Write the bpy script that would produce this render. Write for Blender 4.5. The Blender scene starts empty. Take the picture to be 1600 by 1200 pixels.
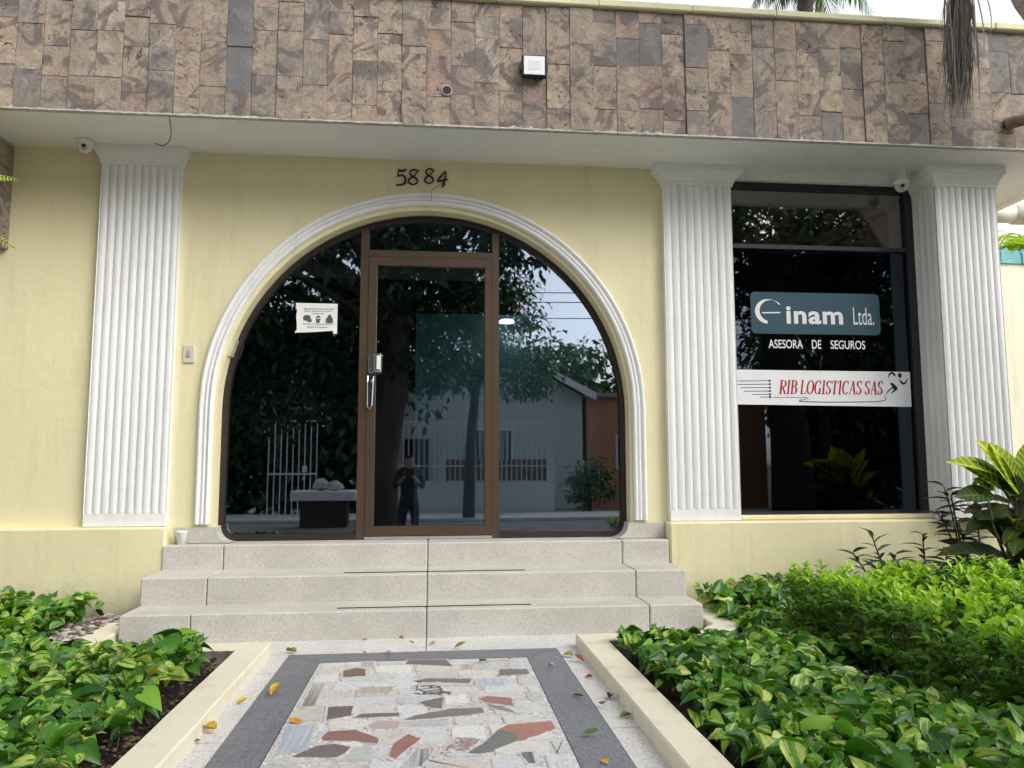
import bpy, math, random
import numpy as np
from mathutils import Vector, Matrix
R = math.radians
random.seed(7); rng = np.random.default_rng(7)
scn = bpy.context.scene
COL = scn.collection
SOILZ = 0.0

# ------------------------------------------------------------------ camera
cam_d = bpy.data.cameras.new("camera"); cam = bpy.data.objects.new("camera", cam_d); COL.objects.link(cam)
fw = Vector((0.100453, 0.989587, 0.103084)); rt = Vector((0.994909, -0.100748, -0.002361)); up = rt.cross(fw)
cam.matrix_world = Matrix(((rt.x, up.x, -fw.x, 0), (rt.y, up.y, -fw.y, 0), (rt.z, up.z, -fw.z, 1.0121), (0, 0, 0, 1)))
cam_d.sensor_width = 36; cam_d.lens = 1210.28 / 1600 * 36
cam_d.clip_start = 0.05; cam_d.clip_end = 5000
scn.camera = cam

# ------------------------------------------------------------------ sky, sun, exposure
SUN_EL, SUN_AZ = 40.0, 132.0        # azimuth: compass bearing clockwise from +Y
w = bpy.data.worlds.new("World"); scn.world = w; w.use_nodes = True
nt = w.node_tree; nt.nodes.clear()
out = nt.nodes.new("ShaderNodeOutputWorld"); bg = nt.nodes.new("ShaderNodeBackground")
sky = nt.nodes.new("ShaderNodeTexSky"); sky.sky_type = 'NISHITA'; sky.sun_disc = False
sky.sun_elevation = R(SUN_EL); sky.sun_rotation = R(SUN_AZ); sky.dust_density = 2.2; sky.air_density = 1.2
hs = nt.nodes.new("ShaderNodeHueSaturation"); hs.inputs['Saturation'].default_value = 0.20   # a veil of thin cloud
tc = nt.nodes.new("ShaderNodeTexCoord"); nz = nt.nodes.new("ShaderNodeTexNoise"); nz.inputs['Scale'].default_value = 2.2; nz.inputs['Detail'].default_value = 5
mr = nt.nodes.new("ShaderNodeMapRange"); mr.inputs['From Min'].default_value = .3; mr.inputs['From Max'].default_value = .7
mr.inputs['To Min'].default_value = 1.6; mr.inputs['To Max'].default_value = 2.3
mx = nt.nodes.new("ShaderNodeMix"); mx.data_type = 'RGBA'; mx.blend_type = 'MULTIPLY'; mx.inputs[0].default_value = 1
L = nt.links.new
L(sky.outputs[0], hs.inputs['Color']); L(tc.outputs['Generated'], nz.inputs['Vector']); L(nz.outputs[0], mr.inputs['Value'])
L(hs.outputs[0], mx.inputs[6]); L(mr.outputs[0], mx.inputs[7]); L(mx.outputs[2], bg.inputs[0]); L(bg.outputs[0], out.inputs[0])
bg.inputs[1].default_value = 0.14
sd = bpy.data.lights.new("sun", 'SUN'); sd.energy = 1.0; sd.angle = R(36); sd.color = (1, .96, .9)
sun = bpy.data.objects.new("sun", sd); COL.objects.link(sun)
_az, _el = R(SUN_AZ), R(SUN_EL)
sdir = Vector((math.sin(_az) * math.cos(_el), math.cos(_az) * math.cos(_el), math.sin(_el)))
sun.rotation_euler = sdir.to_track_quat('Z', 'Y').to_euler()
scn.view_settings.view_transform = 'Standard'; scn.view_settings.look = 'None'
scn.view_settings.exposure = 0.36; scn.view_settings.gamma = 1; scn.view_settings.use_curve_mapping = False
scn.cycles.max_bounces = 8; scn.cycles.transparent_max_bounces = 12

# ------------------------------------------------------------------ material helpers
MATS = {}
class NT:
    def __init__(s, name):
        s.m = bpy.data.materials.new(name); s.m.use_nodes = True; s.t = s.m.node_tree; s.t.nodes.clear()
        s.out = s.n('ShaderNodeOutputMaterial'); s.geo = None
    def n(s, k, **kw):
        q = s.t.nodes.new(k)
        for a, b in kw.items(): setattr(q, a, b)
        return q
    def l(s, a, b): s.t.links.new(a, b)
    def pos(s):
        if not s.geo: s.geo = s.n('ShaderNodeTexCoord')
        return s.geo.outputs['Object']
    def noise(s, scale, detail=4, vec=None, rough=.55, dist=0, stretch=None):
        q = s.n('ShaderNodeTexNoise'); q.inputs['Scale'].default_value = scale; q.inputs['Detail'].default_value = detail
        q.inputs['Roughness'].default_value = rough; q.inputs['Distortion'].default_value = dist
        v = vec or s.pos()
        if stretch:
            mp = s.n('ShaderNodeMapping'); mp.inputs['Scale'].default_value = stretch; s.l(v, mp.inputs['Vector']); v = mp.outputs[0]
        s.l(v, q.inputs['Vector']); return q.outputs[0]
    def ramp(s, fac, stops):
        q = s.n('ShaderNodeValToRGB'); e = q.color_ramp.elements
        while len(e) < len(stops): e.new(.5)
        for el, (p, c) in zip(e, stops):
            el.position = p; el.color = c if len(c) == 4 else (*c, 1)
        s.l(fac, q.inputs[0]); return q.outputs[0]
    def mix(s, fac, a, b, mode='MIX'):
        q = s.n('ShaderNodeMix', data_type='RGBA', blend_type=mode)
        for sock, v in ((q.inputs[0], fac), (q.inputs[6], a), (q.inputs[7], b)):
            if hasattr(v, 'is_output'): s.l(v, sock)
            elif isinstance(v, (int, float)): sock.default_value = v if sock.type == 'VALUE' else (v, v, v, 1)
            else: sock.default_value = (*v, 1) if len(v) == 3 else v
        return q.outputs[2]
    def math(s, op, a, b=0.0, c=None):
        q = s.n('ShaderNodeMath', operation=op)
        for i, v in enumerate((a, b) if c is None else (a, b, c)):
            if hasattr(v, 'is_output'): s.l(v, q.inputs[i])
            else: q.inputs[i].default_value = v
        return q.outputs[0]
    def bump(s, h, strength=.3, dist=.005, chain=None):
        q = s.n('ShaderNodeBump'); q.inputs['Strength'].default_value = strength; q.inputs['Distance'].default_value = dist
        s.l(h, q.inputs['Height'])
        if chain: s.l(chain, q.inputs['Normal'])
        return q.outputs[0]
    def bsdf(s, color, rough=.6, spec=.4, metal=0, normal=None, emit=None, estr=0):
        p = s.n('ShaderNodeBsdfPrincipled')
        for nm, v in (('Base Color', color), ('Roughness', rough), ('Specular IOR Level', spec), ('Metallic', metal)):
            k = p.inputs[nm]
            if hasattr(v, 'is_output'): s.l(v, k)
            elif isinstance(v, (tuple, list)): k.default_value = (*v, 1) if len(v) == 3 else v
            else: k.default_value = v
        if normal: s.l(normal, p.inputs['Normal'])
        if emit: p.inputs['Emission Color'].default_value = (*emit, 1); p.inputs['Emission Strength'].default_value = estr
        return p
    def done(s, sh): s.l(sh.outputs[0], s.out.inputs[0]); MATS[s.m.name] = s.m; return s.m

def plain(name, col, rough=.5, spec=.4, metal=0, var=.12, scale=9, bump=.0):
    t = NT(name); n = t.noise(scale, 5)
    c = t.mix(t.ramp(n, [(.3, (0, 0, 0)), (.7, (1, 1, 1))]), tuple(x * (1 - var) for x in col), tuple(min(1, x * (1 + var * .6)) for x in col))
    nb = t.bump(t.noise(scale * 12, 3), bump, .003) if bump else None
    return t.done(t.bsdf(c, rough, spec, metal, nb))

def paint(name, col, stain=(.5, .45, .32), amt=.25, grain=.35, splash=False):
    t = NT(name); big = t.noise(1.3, 5); fine = t.noise(9, 6, rough=.7)
    st = t.noise(2.2, 6, stretch=(3.4, 3.4, .35), rough=.68)
    c = t.mix(t.ramp(big, [(.3, (0, 0, 0)), (.7, (1, 1, 1))]), tuple(x * .93 for x in col), col)
    c = t.mix(t.math('MULTIPLY', t.ramp(st, [(.52, (0, 0, 0)), (.8, (1, 1, 1))]), amt), c, stain)
    c = t.mix(t.math('MULTIPLY', t.ramp(fine, [(.62, (0, 0, 0)), (.75, (1, 1, 1))]), amt * .5), c, tuple(x * .7 for x in col))
    if splash:
        sx = t.n('ShaderNodeSeparateXYZ'); t.l(t.pos(), sx.inputs[0])
        sp_ = t.math('ADD', t.math('MULTIPLY', t.noise(5, 7, rough=.7), .5), t.math('MULTIPLY', sx.outputs[2], -.9))
        c = t.mix(t.math('MULTIPLY', t.ramp(sp_, [(.02, (0, 0, 0)), (.22, (1, 1, 1))]), .5), c, (.36, .34, .27))
    nb = t.bump(t.noise(160, 3), grain, .003); nb = t.bump(t.noise(14, 4), .25, .012, nb)
    return t.done(t.bsdf(c, .62, .3, 0, nb))
YELLOW = paint('yellow_wall_paint', (.80, .726, .465), (.50, .44, .29), .42, .35, True)
WHITE = paint('white_wall_paint', (.83, .83, .825), (.50, .48, .44), .42, .22)
SOFFITM = paint('soffit_paint', (.84, .84, .84), (.5, .49, .47), .3, .3)
CAPM = paint('parapet_paint', (.70, .66, .43), (.35, .32, .22), .5)
CREAM = paint('cream_kerb_paint', (.76, .70, .55), (.42, .37, .28), .55)

def granite(name, base, dark, light, sc=150, stain=.3, rough=.5):
    t = NT(name)
    v = t.n('ShaderNodeTexVoronoi'); v.inputs['Scale'].default_value = sc; t.l(t.pos(), v.inputs['Vector'])
    sp = t.n('ShaderNodeSeparateColor'); t.l(v.outputs['Color'], sp.inputs[0])
    c = t.ramp(sp.outputs[0], [(.0, dark), (.18, dark), (.24, base), (.75, base), (.85, light), (1, light)])
    n2 = t.noise(sc * .45, 3)
    c = t.mix(t.math('MULTIPLY', t.ramp(n2, [(.6, (0, 0, 0)), (.66, (1, 1, 1))]), .6), c, dark)
    bigs = t.noise(2.6, 6, rough=.65)
    c = t.mix(t.math('MULTIPLY', t.ramp(bigs, [(.42, (0, 0, 0)), (.72, (1, 1, 1))]), stain), c, tuple(x * .55 for x in base))
    return t.done(t.bsdf(c, rough, .4, 0, t.bump(t.noise(sc, 3), .15, .002)))
GRANITE = granite('speckled_granite', (.57, .54, .485), (.44, .41, .36), (.63, .605, .555), 220, .42)
PATHG = granite('path_granite', (.66, .64, .62), (.46, .44, .42), (.74, .72, .70), 170, .3)
DARKG = granite('dark_border_stone', (.180, .186, .206), (.12, .125, .137), (.25, .255, .275), 160, .35, .45)

def travertine():
    t = NT('travertine_cladding')
    a = t.n('ShaderNodeAttribute'); a.attribute_name = 'tint'
    sp = t.n('ShaderNodeSeparateColor'); t.l(a.outputs['Color'], sp.inputs[0])
    off = t.n('ShaderNodeVectorMath', operation='MULTIPLY_ADD'); t.l(a.outputs['Color'], off.inputs[0]); off.inputs[1].default_value = (37, 53, 71); t.l(t.pos(), off.inputs[2])
    ang = t.n('ShaderNodeVectorRotate', rotation_type='Y_AXIS'); t.l(off.outputs[0], ang.inputs['Vector']); t.l(t.math('MULTIPLY', sp.outputs[1], 3.0), ang.inputs['Angle'])
    vec = ang.outputs[0]
    base = t.ramp(sp.outputs[0], [(0, (.27, .255, .24)), (.25, (.36, .325, .28)), (.5, (.42, .35, .285)), (.75, (.475, .40, .315)), (.92, (.40, .29, .25)), (1, (.52, .46, .39))])
    vein = t.noise(7, 8, vec, .62, 2.2, (1, 1, 3.2))
    c = t.mix(t.ramp(vein, [(.36, (0, 0, 0)), (.60, (1, 1, 1))]), t.mix(.55, base, (.16, .125, .115)), base)
    blot = t.noise(5, 5, vec, .6, 1.0)
    c = t.mix(t.math('MULTIPLY', t.ramp(blot, [(.50, (0, 0, 0)), (.66, (1, 1, 1))]), .6), c, (.42, .29, .20))
    bl3 = t.noise(3.4, 4, vec, .55, 1.5, (1.6, 1, 1)); c = t.mix(t.math('MULTIPLY', t.ramp(bl3, [(.52, (0, 0, 0)), (.59, (1, 1, 1))]), .75), c, (.13, .11, .112)); c = t.mix(t.math('MULTIPLY', t.ramp(bl3, [(.32, (1, 1, 1)), (.42, (0, 0, 0))]), .6), c, (.52, .44, .34))
    blot2 = t.noise(9, 5, vec, .6, .6, (1.3, 1, 1))
    c = t.mix(t.math('MULTIPLY', t.ramp(blot2, [(.55, (0, 0, 0)), (.63, (1, 1, 1))]), .6), c, (.21, .185, .20))
    grain = t.noise(95, 4, vec, .7)
    c = t.mix(.45, c, t.ramp(grain, [(.3, (.12, .10, .09)), (.7, (.62, .54, .46))]), 'OVERLAY')
    pit = t.noise(19, 6, vec, .62, 1.2, (1, 1, 1.7)); hole = t.ramp(pit, [(.585, (0, 0, 0)), (.63, (1, 1, 1))])
    mk = t.ramp(t.noise(3.3, 3, vec), [(.42, (0, 0, 0)), (.6, (1, 1, 1))]); hole = t.math('MULTIPLY', hole, mk)
    c = t.mix(t.math('MULTIPLY', hole, .88), c, (.045, .035, .035))
    wp = t.noise(10, 5, vec, .6, .8); wm = t.math('MULTIPLY', t.ramp(wp, [(.68, (0, 0, 0)), (.71, (1, 1, 1))]), .55)
    c = t.mix(wm, c, (.52, .48, .44))
    stn = t.noise(1.7, 6, t.pos(), .68, 0, (2.6, 1, .45)); c = t.mix(t.math('MULTIPLY', t.ramp(stn, [(.48, (0, 0, 0)), (.72, (1, 1, 1))]), .5), c, (.14, .12, .115))
    hsv = t.n('ShaderNodeHueSaturation'); hsv.inputs['Saturation'].default_value = .95; hsv.inputs['Hue'].default_value = .503; t.l(c, hsv.inputs['Color']); c = hsv.outputs[0]
    dk = t.math('GREATER_THAN', sp.outputs[2], .978)
    c = t.mix(t.math('MULTIPLY', dk, .62), c, (.14, .145, .155))
    hb = t.math('SUBTRACT', t.math('MULTIPLY', grain, .4), t.math('MULTIPLY', hole, 1.5)); hb = t.math('ADD', hb, t.math('MULTIPLY', vein, .6))
    return t.done(t.bsdf(c, .72, .25, 0, t.bump(hb, .55, .006)))
TRAV = travertine()
GROUT = plain('grout', (.10, .085, .075), .9)
PLASTER = plain('plaster_lip', (.50, .47, .44), .8, .2, 0, .3, 30, .4)
BRONZE = plain('bronze_aluminium', (.098, .062, .040), .36, .5, .35, .15, 5)
ARCHB = plain('dark_bronze', (.042, .030, .025), .4, .5, .3, .2, 5)
DARKFR = plain('dark_aluminium', (.022, .023, .03), .4, .5, .2, .2, 6)
ALU = plain('bright_aluminium', (.72, .72, .73), .28, .5, .9, .08, 30)
STEEL = plain('steel', (.62, .62, .62), .25, .5, 1, .1, 30)
BLACKP = plain('black_plastic', (.015, .015, .018), .45)
BLACKL = plain('black_lettering', (.022, .018, .020), .5, .3, 0, .3, 40)
WHITEP = plain('white_plastic', (.80, .80, .79), .35, .45, 0, .04)
IVORY = plain('ivory_plastic', (.66, .62, .52), .45, .4, 0, .12)
PAPER = plain('paper', (.86, .86, .86), .75, .2, 0, .05, 20)
TEALP = plain('teal_sign_paint', (.020, .072, .105), .40, .4, 0, .12, 3)
VINYLW = plain('white_vinyl', (.80, .80, .82), .45, .3, 0, .05, 6)
VINYLR = plain('red_lettering', (.42, .012, .030), .5, .3, 0, .15, 20)
PVC = plain('pvc_pipe', (.62, .58, .51), .5, .4, 0, .2, 12)
RUSTY = plain('brown_pipe', (.30, .22, .16), .7, .3, 0, .3, 20)
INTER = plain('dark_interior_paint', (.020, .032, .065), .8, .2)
INTB = plain('brown_interior_paint', (.42, .36, .32), .8, .2)
TEALG = plain('sea_green_partition', (.38, .66, .60), .5, .3, 0, .1, 1.2)

def glass(name, tint, refl, rcol=(.92, .94, 1.0)):
    t = NT(name)
    tr = t.n('ShaderNodeBsdfTransparent'); tr.inputs[0].default_value = (*tint, 1)
    gl = t.n('ShaderNodeBsdfAnisotropic') if False else t.n('ShaderNodeBsdfGlossy'); gl.inputs['Roughness'].default_value = 0.012; gl.inputs['Color'].default_value = (*rcol, 1)
    t.l(t.bump(t.noise(1.3, 1), .018, .02), gl.inputs['Normal'])
    fr = t.n('ShaderNodeFresnel'); fr.inputs['IOR'].default_value = 1.5
    f = t.math('ADD', t.math('MULTIPLY', fr.outputs[0], 1.0), refl)
    mxs = t.n('ShaderNodeMixShader'); t.l(f, mxs.inputs[0]); t.l(tr.outputs[0], mxs.inputs[1]); t.l(gl.outputs[0], mxs.inputs[2])
    return t.done(mxs)
TINT = glass('tinted_glass', (.62, .72, .80), .17, (.82, .88, 1.0))
TINTD = glass('dark_tinted_glass', (.22, .30, .48), .02, (.80, .87, 1.0))
CLEARG = glass('lightly_tinted_glass', (.80, .76, .72), .12)

def leafmat(name, kind):
    t = NT(name); a = t.n('ShaderNodeAttribute'); a.attribute_name = 'leaf'
    sp = t.n('ShaderNodeSeparateColor'); t.l(a.outputs['Color'], sp.inputs[0])
    r, g, u, v = sp.outputs[0], sp.outputs[1], sp.outputs[2], a.outputs['Alpha']
    uu = t.math('ABSOLUTE', t.math('SUBTRACT', u, .5))
    tr_fac = .22
    if kind == 'pothos':
        c = t.ramp(r, [(0, (.020, .070, .016)), (.3, (.045, .155, .022)), (.65, (.11, .29, .026)), (1, (.30, .50, .04))])
        cb = t.n('ShaderNodeCombineXYZ'); t.l(t.math('MULTIPLY', u, 5.0), cb.inputs[0]); t.l(t.math('MULTIPLY', v, .75), cb.inputs[1]); t.l(t.math('MULTIPLY', r, 91), cb.inputs[2])
        n = t.noise(1.6, 5, cb.outputs[0], .62, .6)
        m = t.ramp(t.math('ADD', n, t.math('MULTIPLY', t.math('SUBTRACT', g, .5), .40)), [(.605, (0, 0, 0)), (.66, (1, 1, 1))])
        c = t.mix(m, c, t.ramp(r, [(0, (.26, .42, .06)), (.6, (.48, .58, .12)), (1, (.66, .66, .30))]))
        mid = t.ramp(uu, [(.0, (1, 1, 1)), (.045, (0, 0, 0))]); c = t.mix(t.math('MULTIPLY', mid, .5), c, (.16, .30, .06))
        tipn = t.math('MULTIPLY', t.math('GREATER_THAN', v, .86), t.math('LESS_THAN', g, .10)); c = t.mix(tipn, c, (.20, .12, .05))
        yl = t.math('GREATER_THAN', g, .994); c = t.mix(yl, c, (.50, .40, .06))
        rough = .30
    elif kind == 'croton':
        w1 = t.math('FRACT', t.math('ADD', t.math('MULTIPLY', v, 8), t.math('MULTIPLY', uu, -3.0)))
        vein = t.ramp(t.math('ABSOLUTE', t.math('SUBTRACT', w1, .5)), [(.0, (1, 1, 1)), (.05, (1, 1, 1)), (.12, (0, 0, 0))])
        mid = t.ramp(uu, [(.03, (1, 1, 1)), (.07, (0, 0, 0))])
        base = t.ramp(r, [(0, (.022, .014, .012)), (.25, (.016, .045, .012)), (.5, (.035, .095, .016)), (.8, (.14, .27, .02)), (1, (.34, .46, .03))])
        vc = t.ramp(g, [(0, (.34, .10, .015)), (.5, (.62, .42, .03)), (1, (.86, .74, .06))])
        k = t.math('MAXIMUM', vein, mid); k = t.math('MULTIPLY', k, t.ramp(r, [(0, (.06, .06, .06)), (.4, (.16, .16, .16)), (.6, (.7, .7, .7)), (1, (.8, .8, .8))]))
        c = t.mix(k, base, vc); rough = .5; tr_fac = .3
    else:
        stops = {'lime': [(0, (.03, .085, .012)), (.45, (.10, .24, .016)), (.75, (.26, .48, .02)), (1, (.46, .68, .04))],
                 'dark': [(0, (.012, .035, .014)), (.6, (.025, .07, .022)), (1, (.06, .13, .03))],
                 'purple': [(0, (.015, .014, .014)), (.5, (.03, .035, .02)), (.8, (.045, .075, .025)), (1, (.14, .07, .05))],
                 'tree': [(0, (.010, .028, .012)), (.6, (.02, .055, .018)), (1, (.05, .11, .025))],
                 'palm': [(0, (.06, .13, .03)), (.5, (.16, .27, .05)), (1, (.40, .50, .08))],
                 'lightpalm': [(0, (.14, .26, .02)), (.5, (.34, .50, .04)), (1, (.62, .70, .08))],
                 'midtree': [(0, (.03, .075, .02)), (.5, (.06, .14, .03)), (1, (.13, .23, .05))],
                 'dry': [(0, (.11, .095, .10)), (.45, (.27, .23, .22)), (1, (.62, .55, .50))]}[kind]
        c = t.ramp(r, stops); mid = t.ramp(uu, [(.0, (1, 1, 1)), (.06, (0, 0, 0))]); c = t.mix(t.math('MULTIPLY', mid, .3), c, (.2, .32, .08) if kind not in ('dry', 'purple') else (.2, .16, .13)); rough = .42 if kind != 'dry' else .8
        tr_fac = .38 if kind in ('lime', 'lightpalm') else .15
    p = t.bsdf(c, rough, .16 if kind == 'croton' else .4)
    tl = t.n('ShaderNodeBsdfTranslucent'); t.l(t.mix(1.0, c, (1.0, 1.15, .5), 'MULTIPLY'), tl.inputs[0])
    mxs = t.n('ShaderNodeMixShader'); mxs.inputs[0].default_value = tr_fac; t.l(p.outputs[0], mxs.inputs[1]); t.l(tl.outputs[0], mxs.inputs[2])
    return t.done(mxs)
POTHOS = leafmat('pothos_leaf', 'pothos'); CROTON = leafmat('croton_leaf', 'croton'); LIME = leafmat('lime_leaf', 'lime')
DARKL = leafmat('dark_green_leaf', 'dark'); PURPLE = leafmat('purple_leaf', 'purple'); TREEL = leafmat('tree_leaf', 'tree'); PALML = leafmat('palm_leaf', 'palm')
LPALM = leafmat('light_palm_leaf', 'lightpalm'); MIDT = leafmat('mid_green_leaf', 'midtree'); DRY = leafmat('dry_frond', 'dry')
BARK = plain('bark', (.065, .052, .045), .9, .2, 0, .4, 14, .6); STEM = plain('green_stem', (.10, .13, .05), .6, .3, 0, .3, 20)
TWIG = plain('brown_stem', (.11, .075, .055), .8, .2, 0, .35, 30, .3)
def soil_mat():
    t = NT('dark_soil'); n = t.noise(26, 8, rough=.7); n2 = t.noise(70, 4)
    c = t.ramp(n, [(.3, (.018, .013, .010)), (.55, (.05, .035, .026)), (.75, (.11, .08, .06))])
    c = t.mix(t.ramp(n2, [(.62, (0, 0, 0)), (.68, (1, 1, 1))]), c, (.19, .14, .11))
    return t.done(t.bsdf(c, .95, .2, 0, t.bump(t.math('ADD', n, t.math('MULTIPLY', n2, .5)), .9, .02)))
SOIL = soil_mat()

# ------------------------------------------------------------------ mesh helpers
class MB:
    def __init__(s): s.v = []; s.f = []; s.m = []; s.att = []
    def add(s, vs, fs, mi=0, att=None):
        b = len(s.v); s.v += [tuple(p) for p in vs]; s.f += [tuple(i + b for i in f) for f in fs]; s.m += [mi] * len(fs)
        s.att += [att or (0, 0, 0, 0)] * len(vs); return s
    def box(s, x0, x1, y0, y1, z0, z1, mi=0, att=None, bev=0):
        if bev <= 0:
            vs = [(x0, y0, z0), (x1, y0, z0), (x1, y1, z0), (x0, y1, z0), (x0, y0, z1), (x1, y0, z1), (x1, y1, z1), (x0, y1, z1)]
            fs = [(0, 3, 2, 1), (4, 5, 6, 7), (0, 1, 5, 4), (1, 2, 6, 5), (2, 3, 7, 6), (3, 0, 4, 7)]
        else:
            b = bev; vs = []; fs = []
            rings = [(x0 + b, x1 - b, y0 + b, y1 - b, z0), (x0, x1, y0, y1, z0 + b), (x0, x1, y0, y1, z1 - b), (x0 + b, x1 - b, y0 + b, y1 - b, z1)]
            def ring(a0, a1, c0, c1, z, k):
                q = b if k in (1, 2) else b * .3
                return [(a0 + q, c0, z), (a1 - q, c0, z), (a1, c0 + q, z), (a1, c1 - q, z), (a1 - q, c1, z), (a0 + q, c1, z), (a0, c1 - q, z), (a0, c0 + q, z)]
            for k, rr in enumerate(rings): vs += ring(*rr, k)
            for k in range(3):
                for i in range(8): fs.append((k * 8 + i, k * 8 + (i + 1) % 8, (k + 1) * 8 + (i + 1) % 8, (k + 1) * 8 + i))
            fs.append(tuple(range(7, -1, -1))); fs.append(tuple(range(24, 32)))
        return s.add(vs, fs, mi, att)
    def prism_y(s, pts, y0, y1, mi=0):      # polygon in XZ (anticlockwise seen from -Y), from y0 (front) to y1
        n = len(pts)
        vs = [(x, y0, z) for x, z in pts] + [(x, y1, z) for x, z in pts]
        fs = [tuple(range(n)), tuple(range(2 * n - 1, n - 1, -1))] + [(i, i + n, (i + 1) % n + n, (i + 1) % n) for i in range(n)]
        return s.add(vs, fs, mi)
    def prism_z(s, pts, z0, z1, mi=0, att=None):
        n = len(pts)
        ar = sum(pts[i][0] * pts[(i + 1) % n][1] - pts[(i + 1) % n][0] * pts[i][1] for i in range(n))
        if ar < 0: pts = pts[::-1]
        vs = [(x, y, z0) for x, y in pts] + [(x, y, z1) for x, y in pts]
        fs = [tuple(range(n - 1, -1, -1)), tuple(range(n, 2 * n))] + [(i, (i + 1) % n, (i + 1) % n + n, i + n) for i in range(n)]
        return s.add(vs, fs, mi, att)
    def tube(s, pts, rad, n=8, mi=0, cap=True):
        pts = [Vector(p) for p in pts]; k = len(pts)
        if not hasattr(rad, '__len__'): rad = [rad] * k
        vs = []; fs = []; ref = None
        for i, p in enumerate(pts):
            d = (pts[min(i + 1, k - 1)] - pts[max(i - 1, 0)]).normalized()
            if ref is None: ref = d.orthogonal().normalized()
            a = (ref - d * ref.dot(d)).normalized(); ref = a; b = d.cross(a)
            vs += [tuple(p + (a * math.cos(2 * math.pi * j / n) + b * math.sin(2 * math.pi * j / n)) * rad[i]) for j in range(n)]
        for i in range(k - 1):
            for j in range(n): fs.append((i * n + j, i * n + (j + 1) % n, (i + 1) * n + (j + 1) % n, (i + 1) * n + j))
        if cap: fs.append(tuple(range(n - 1, -1, -1))); fs.append(tuple(range((k - 1) * n, k * n)))
        return s.add(vs, fs, mi)
    def lathe(s, c, prof, axis=(0, 0, 1), n=24, mi=0):
        ax = Vector(axis).normalized(); a = ax.orthogonal().normalized(); b = ax.cross(a); c = Vector(c); vs = []; fs = []
        for r, h in prof: vs += [tuple(c + ax * h + (a * math.cos(2 * math.pi * j / n) + b * math.sin(2 * math.pi * j / n)) * r) for j in range(n)]
        for i in range(len(prof) - 1):
            for j in range(n): fs.append((i * n + j, i * n + (j + 1) % n, (i + 1) * n + (j + 1) % n, (i + 1) * n + j))
        fs.append(tuple(range(n - 1, -1, -1))); fs.append(tuple(range((len(prof) - 1) * n, len(prof) * n)))
        return s.add(vs, fs, mi)
    def build(s, name, mats, parent=None, smooth=False, attname=None, link=True):
        me = bpy.data.meshes.new(name); me.from_pydata(s.v, [], s.f)
        for m in (mats if isinstance(mats, (list, tuple)) else [mats]): me.materials.append(m)
        me.polygons.foreach_set('material_index', s.m)
        if smooth: me.polygons.foreach_set('use_smooth', [True] * len(s.f))
        if attname:
            a = me.attributes.new(attname, 'FLOAT_COLOR', 'POINT'); a.data.foreach_set('color', np.array(s.att, dtype=np.float32).ravel())
        me.update(); o = bpy.data.objects.new(name, me)
        if link: COL.objects.link(o)
        if parent: o.parent = parent; o.matrix_parent_inverse = parent.matrix_world.inverted() if False else Matrix.Translation(-Vector(parent.location))
        return o
def tag(o, label=None, cat=None, group=None, kind=None):
    for k, v in (('label', label), ('category', cat), ('group', group), ('kind', kind)):
        if v: o[k] = v
    return o
def thing(name, label, cat, loc=(0, 0, 0), group=None):
    o = bpy.data.objects.new(name, None); o.location = loc; o.empty_display_size = .1; COL.objects.link(o); return tag(o, label, cat, group)
def struct(o): o['kind'] = 'structure'; return o

# ------------------------------------------------------------------ ground, street, path
mb = MB(); mb.add([(-1500, -1500, -.42), (1500, -1500, -.42), (1500, 1500, -.42), (-1500, 1500, -.42)], [(0, 1, 2, 3)])
struct(mb.build('ground', plain('packed_earth', (.30, .26, .21), .95, .2, 0, .3, 1.5)))
mb = MB(); mb.add([(-60, -8.2, -.404), (60, -8.2, -.404), (60, -3.0, -.404), (-60, -3.0, -.404)], [(0, 1, 2, 3)])
struct(mb.build('road', plain('asphalt', (.19, .18, .175), .9, .3, 0, .25, 3)))
mb = MB(); mb.box(-60, 60, -2.85, -.55, -.42, -.30, bev=.02)
struct(mb.build('pavement', plain('pavement_concrete', (.52, .50, .47), .9, .2, 0, .2, 3)))
mb = MB(); mb.box(-60, 60, -10.6, -8.35, -.42, -.32, bev=.02)
struct(mb.build('far_pavement', MATS['pavement_concrete']))
mb = MB()       # raised garden terrace: soil either side of the path, uneven top
for sx, (xa, xb) in enumerate(((-9, -.95), (.87, 12))):
    nx, ny = 90, 60; vs = []; fs = []
    for j in range(ny + 1):
        for i in range(nx + 1):
            x = xa + (xb - xa) * i / nx; y = .3 + (5.45 - .3) * j / ny
            if -1.9 < x < 1.8 and y > 4.2: vs.append((x, y, -.04)); continue
            vs.append((x, y, -.005 + .035 * math.sin(x * 3.1 + y) * math.sin(y * 2.7) + random.uniform(-.012, .012) + .05 * max(0, (y - 4.2))))
    for j in range(ny):
        for i in range(nx): a = j * (nx + 1) + i; fs.append((a, a + 1, a + nx + 2, a + nx + 1))
    mb.add(vs, fs)
    mb.box(xa, xb, .3, 5.6, -.42, -.06)
struct(mb.build('soil', SOIL, smooth=True))
mb = MB(); GAP = .003
ys = [.3, 1.2, 2.1, 3.05, 4.0, 4.37]
for x0, x1 in ((-.86, -.759), (.688, .81)):
    for a, b in zip(ys[:-1], ys[1:]): mb.box(x0, x1, a + GAP, b - GAP, -.3, 0)
for a, b in ((-1.62, -.033), (-.028, 1.62)): mb.box(a, b, 4.373, 4.72, -.3, 0)
mb.box(-.86, .81, .31, 4.36, -.3, -.012, 1)
struct(mb.build('path', [PATHG, GROUT]))
mb = MB()
mb.add([(-.757, .3, .001), (-.575, .3, .001), (-.575, 4.182, .001), (-.757, 4.366, .001)], [(0, 1, 2, 3)])
mb.add([(.503, .3, .001), (.685, .3, .001), (.685, 4.366, .001), (.503, 4.182, .001)], [(0, 1, 2, 3)])
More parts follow.
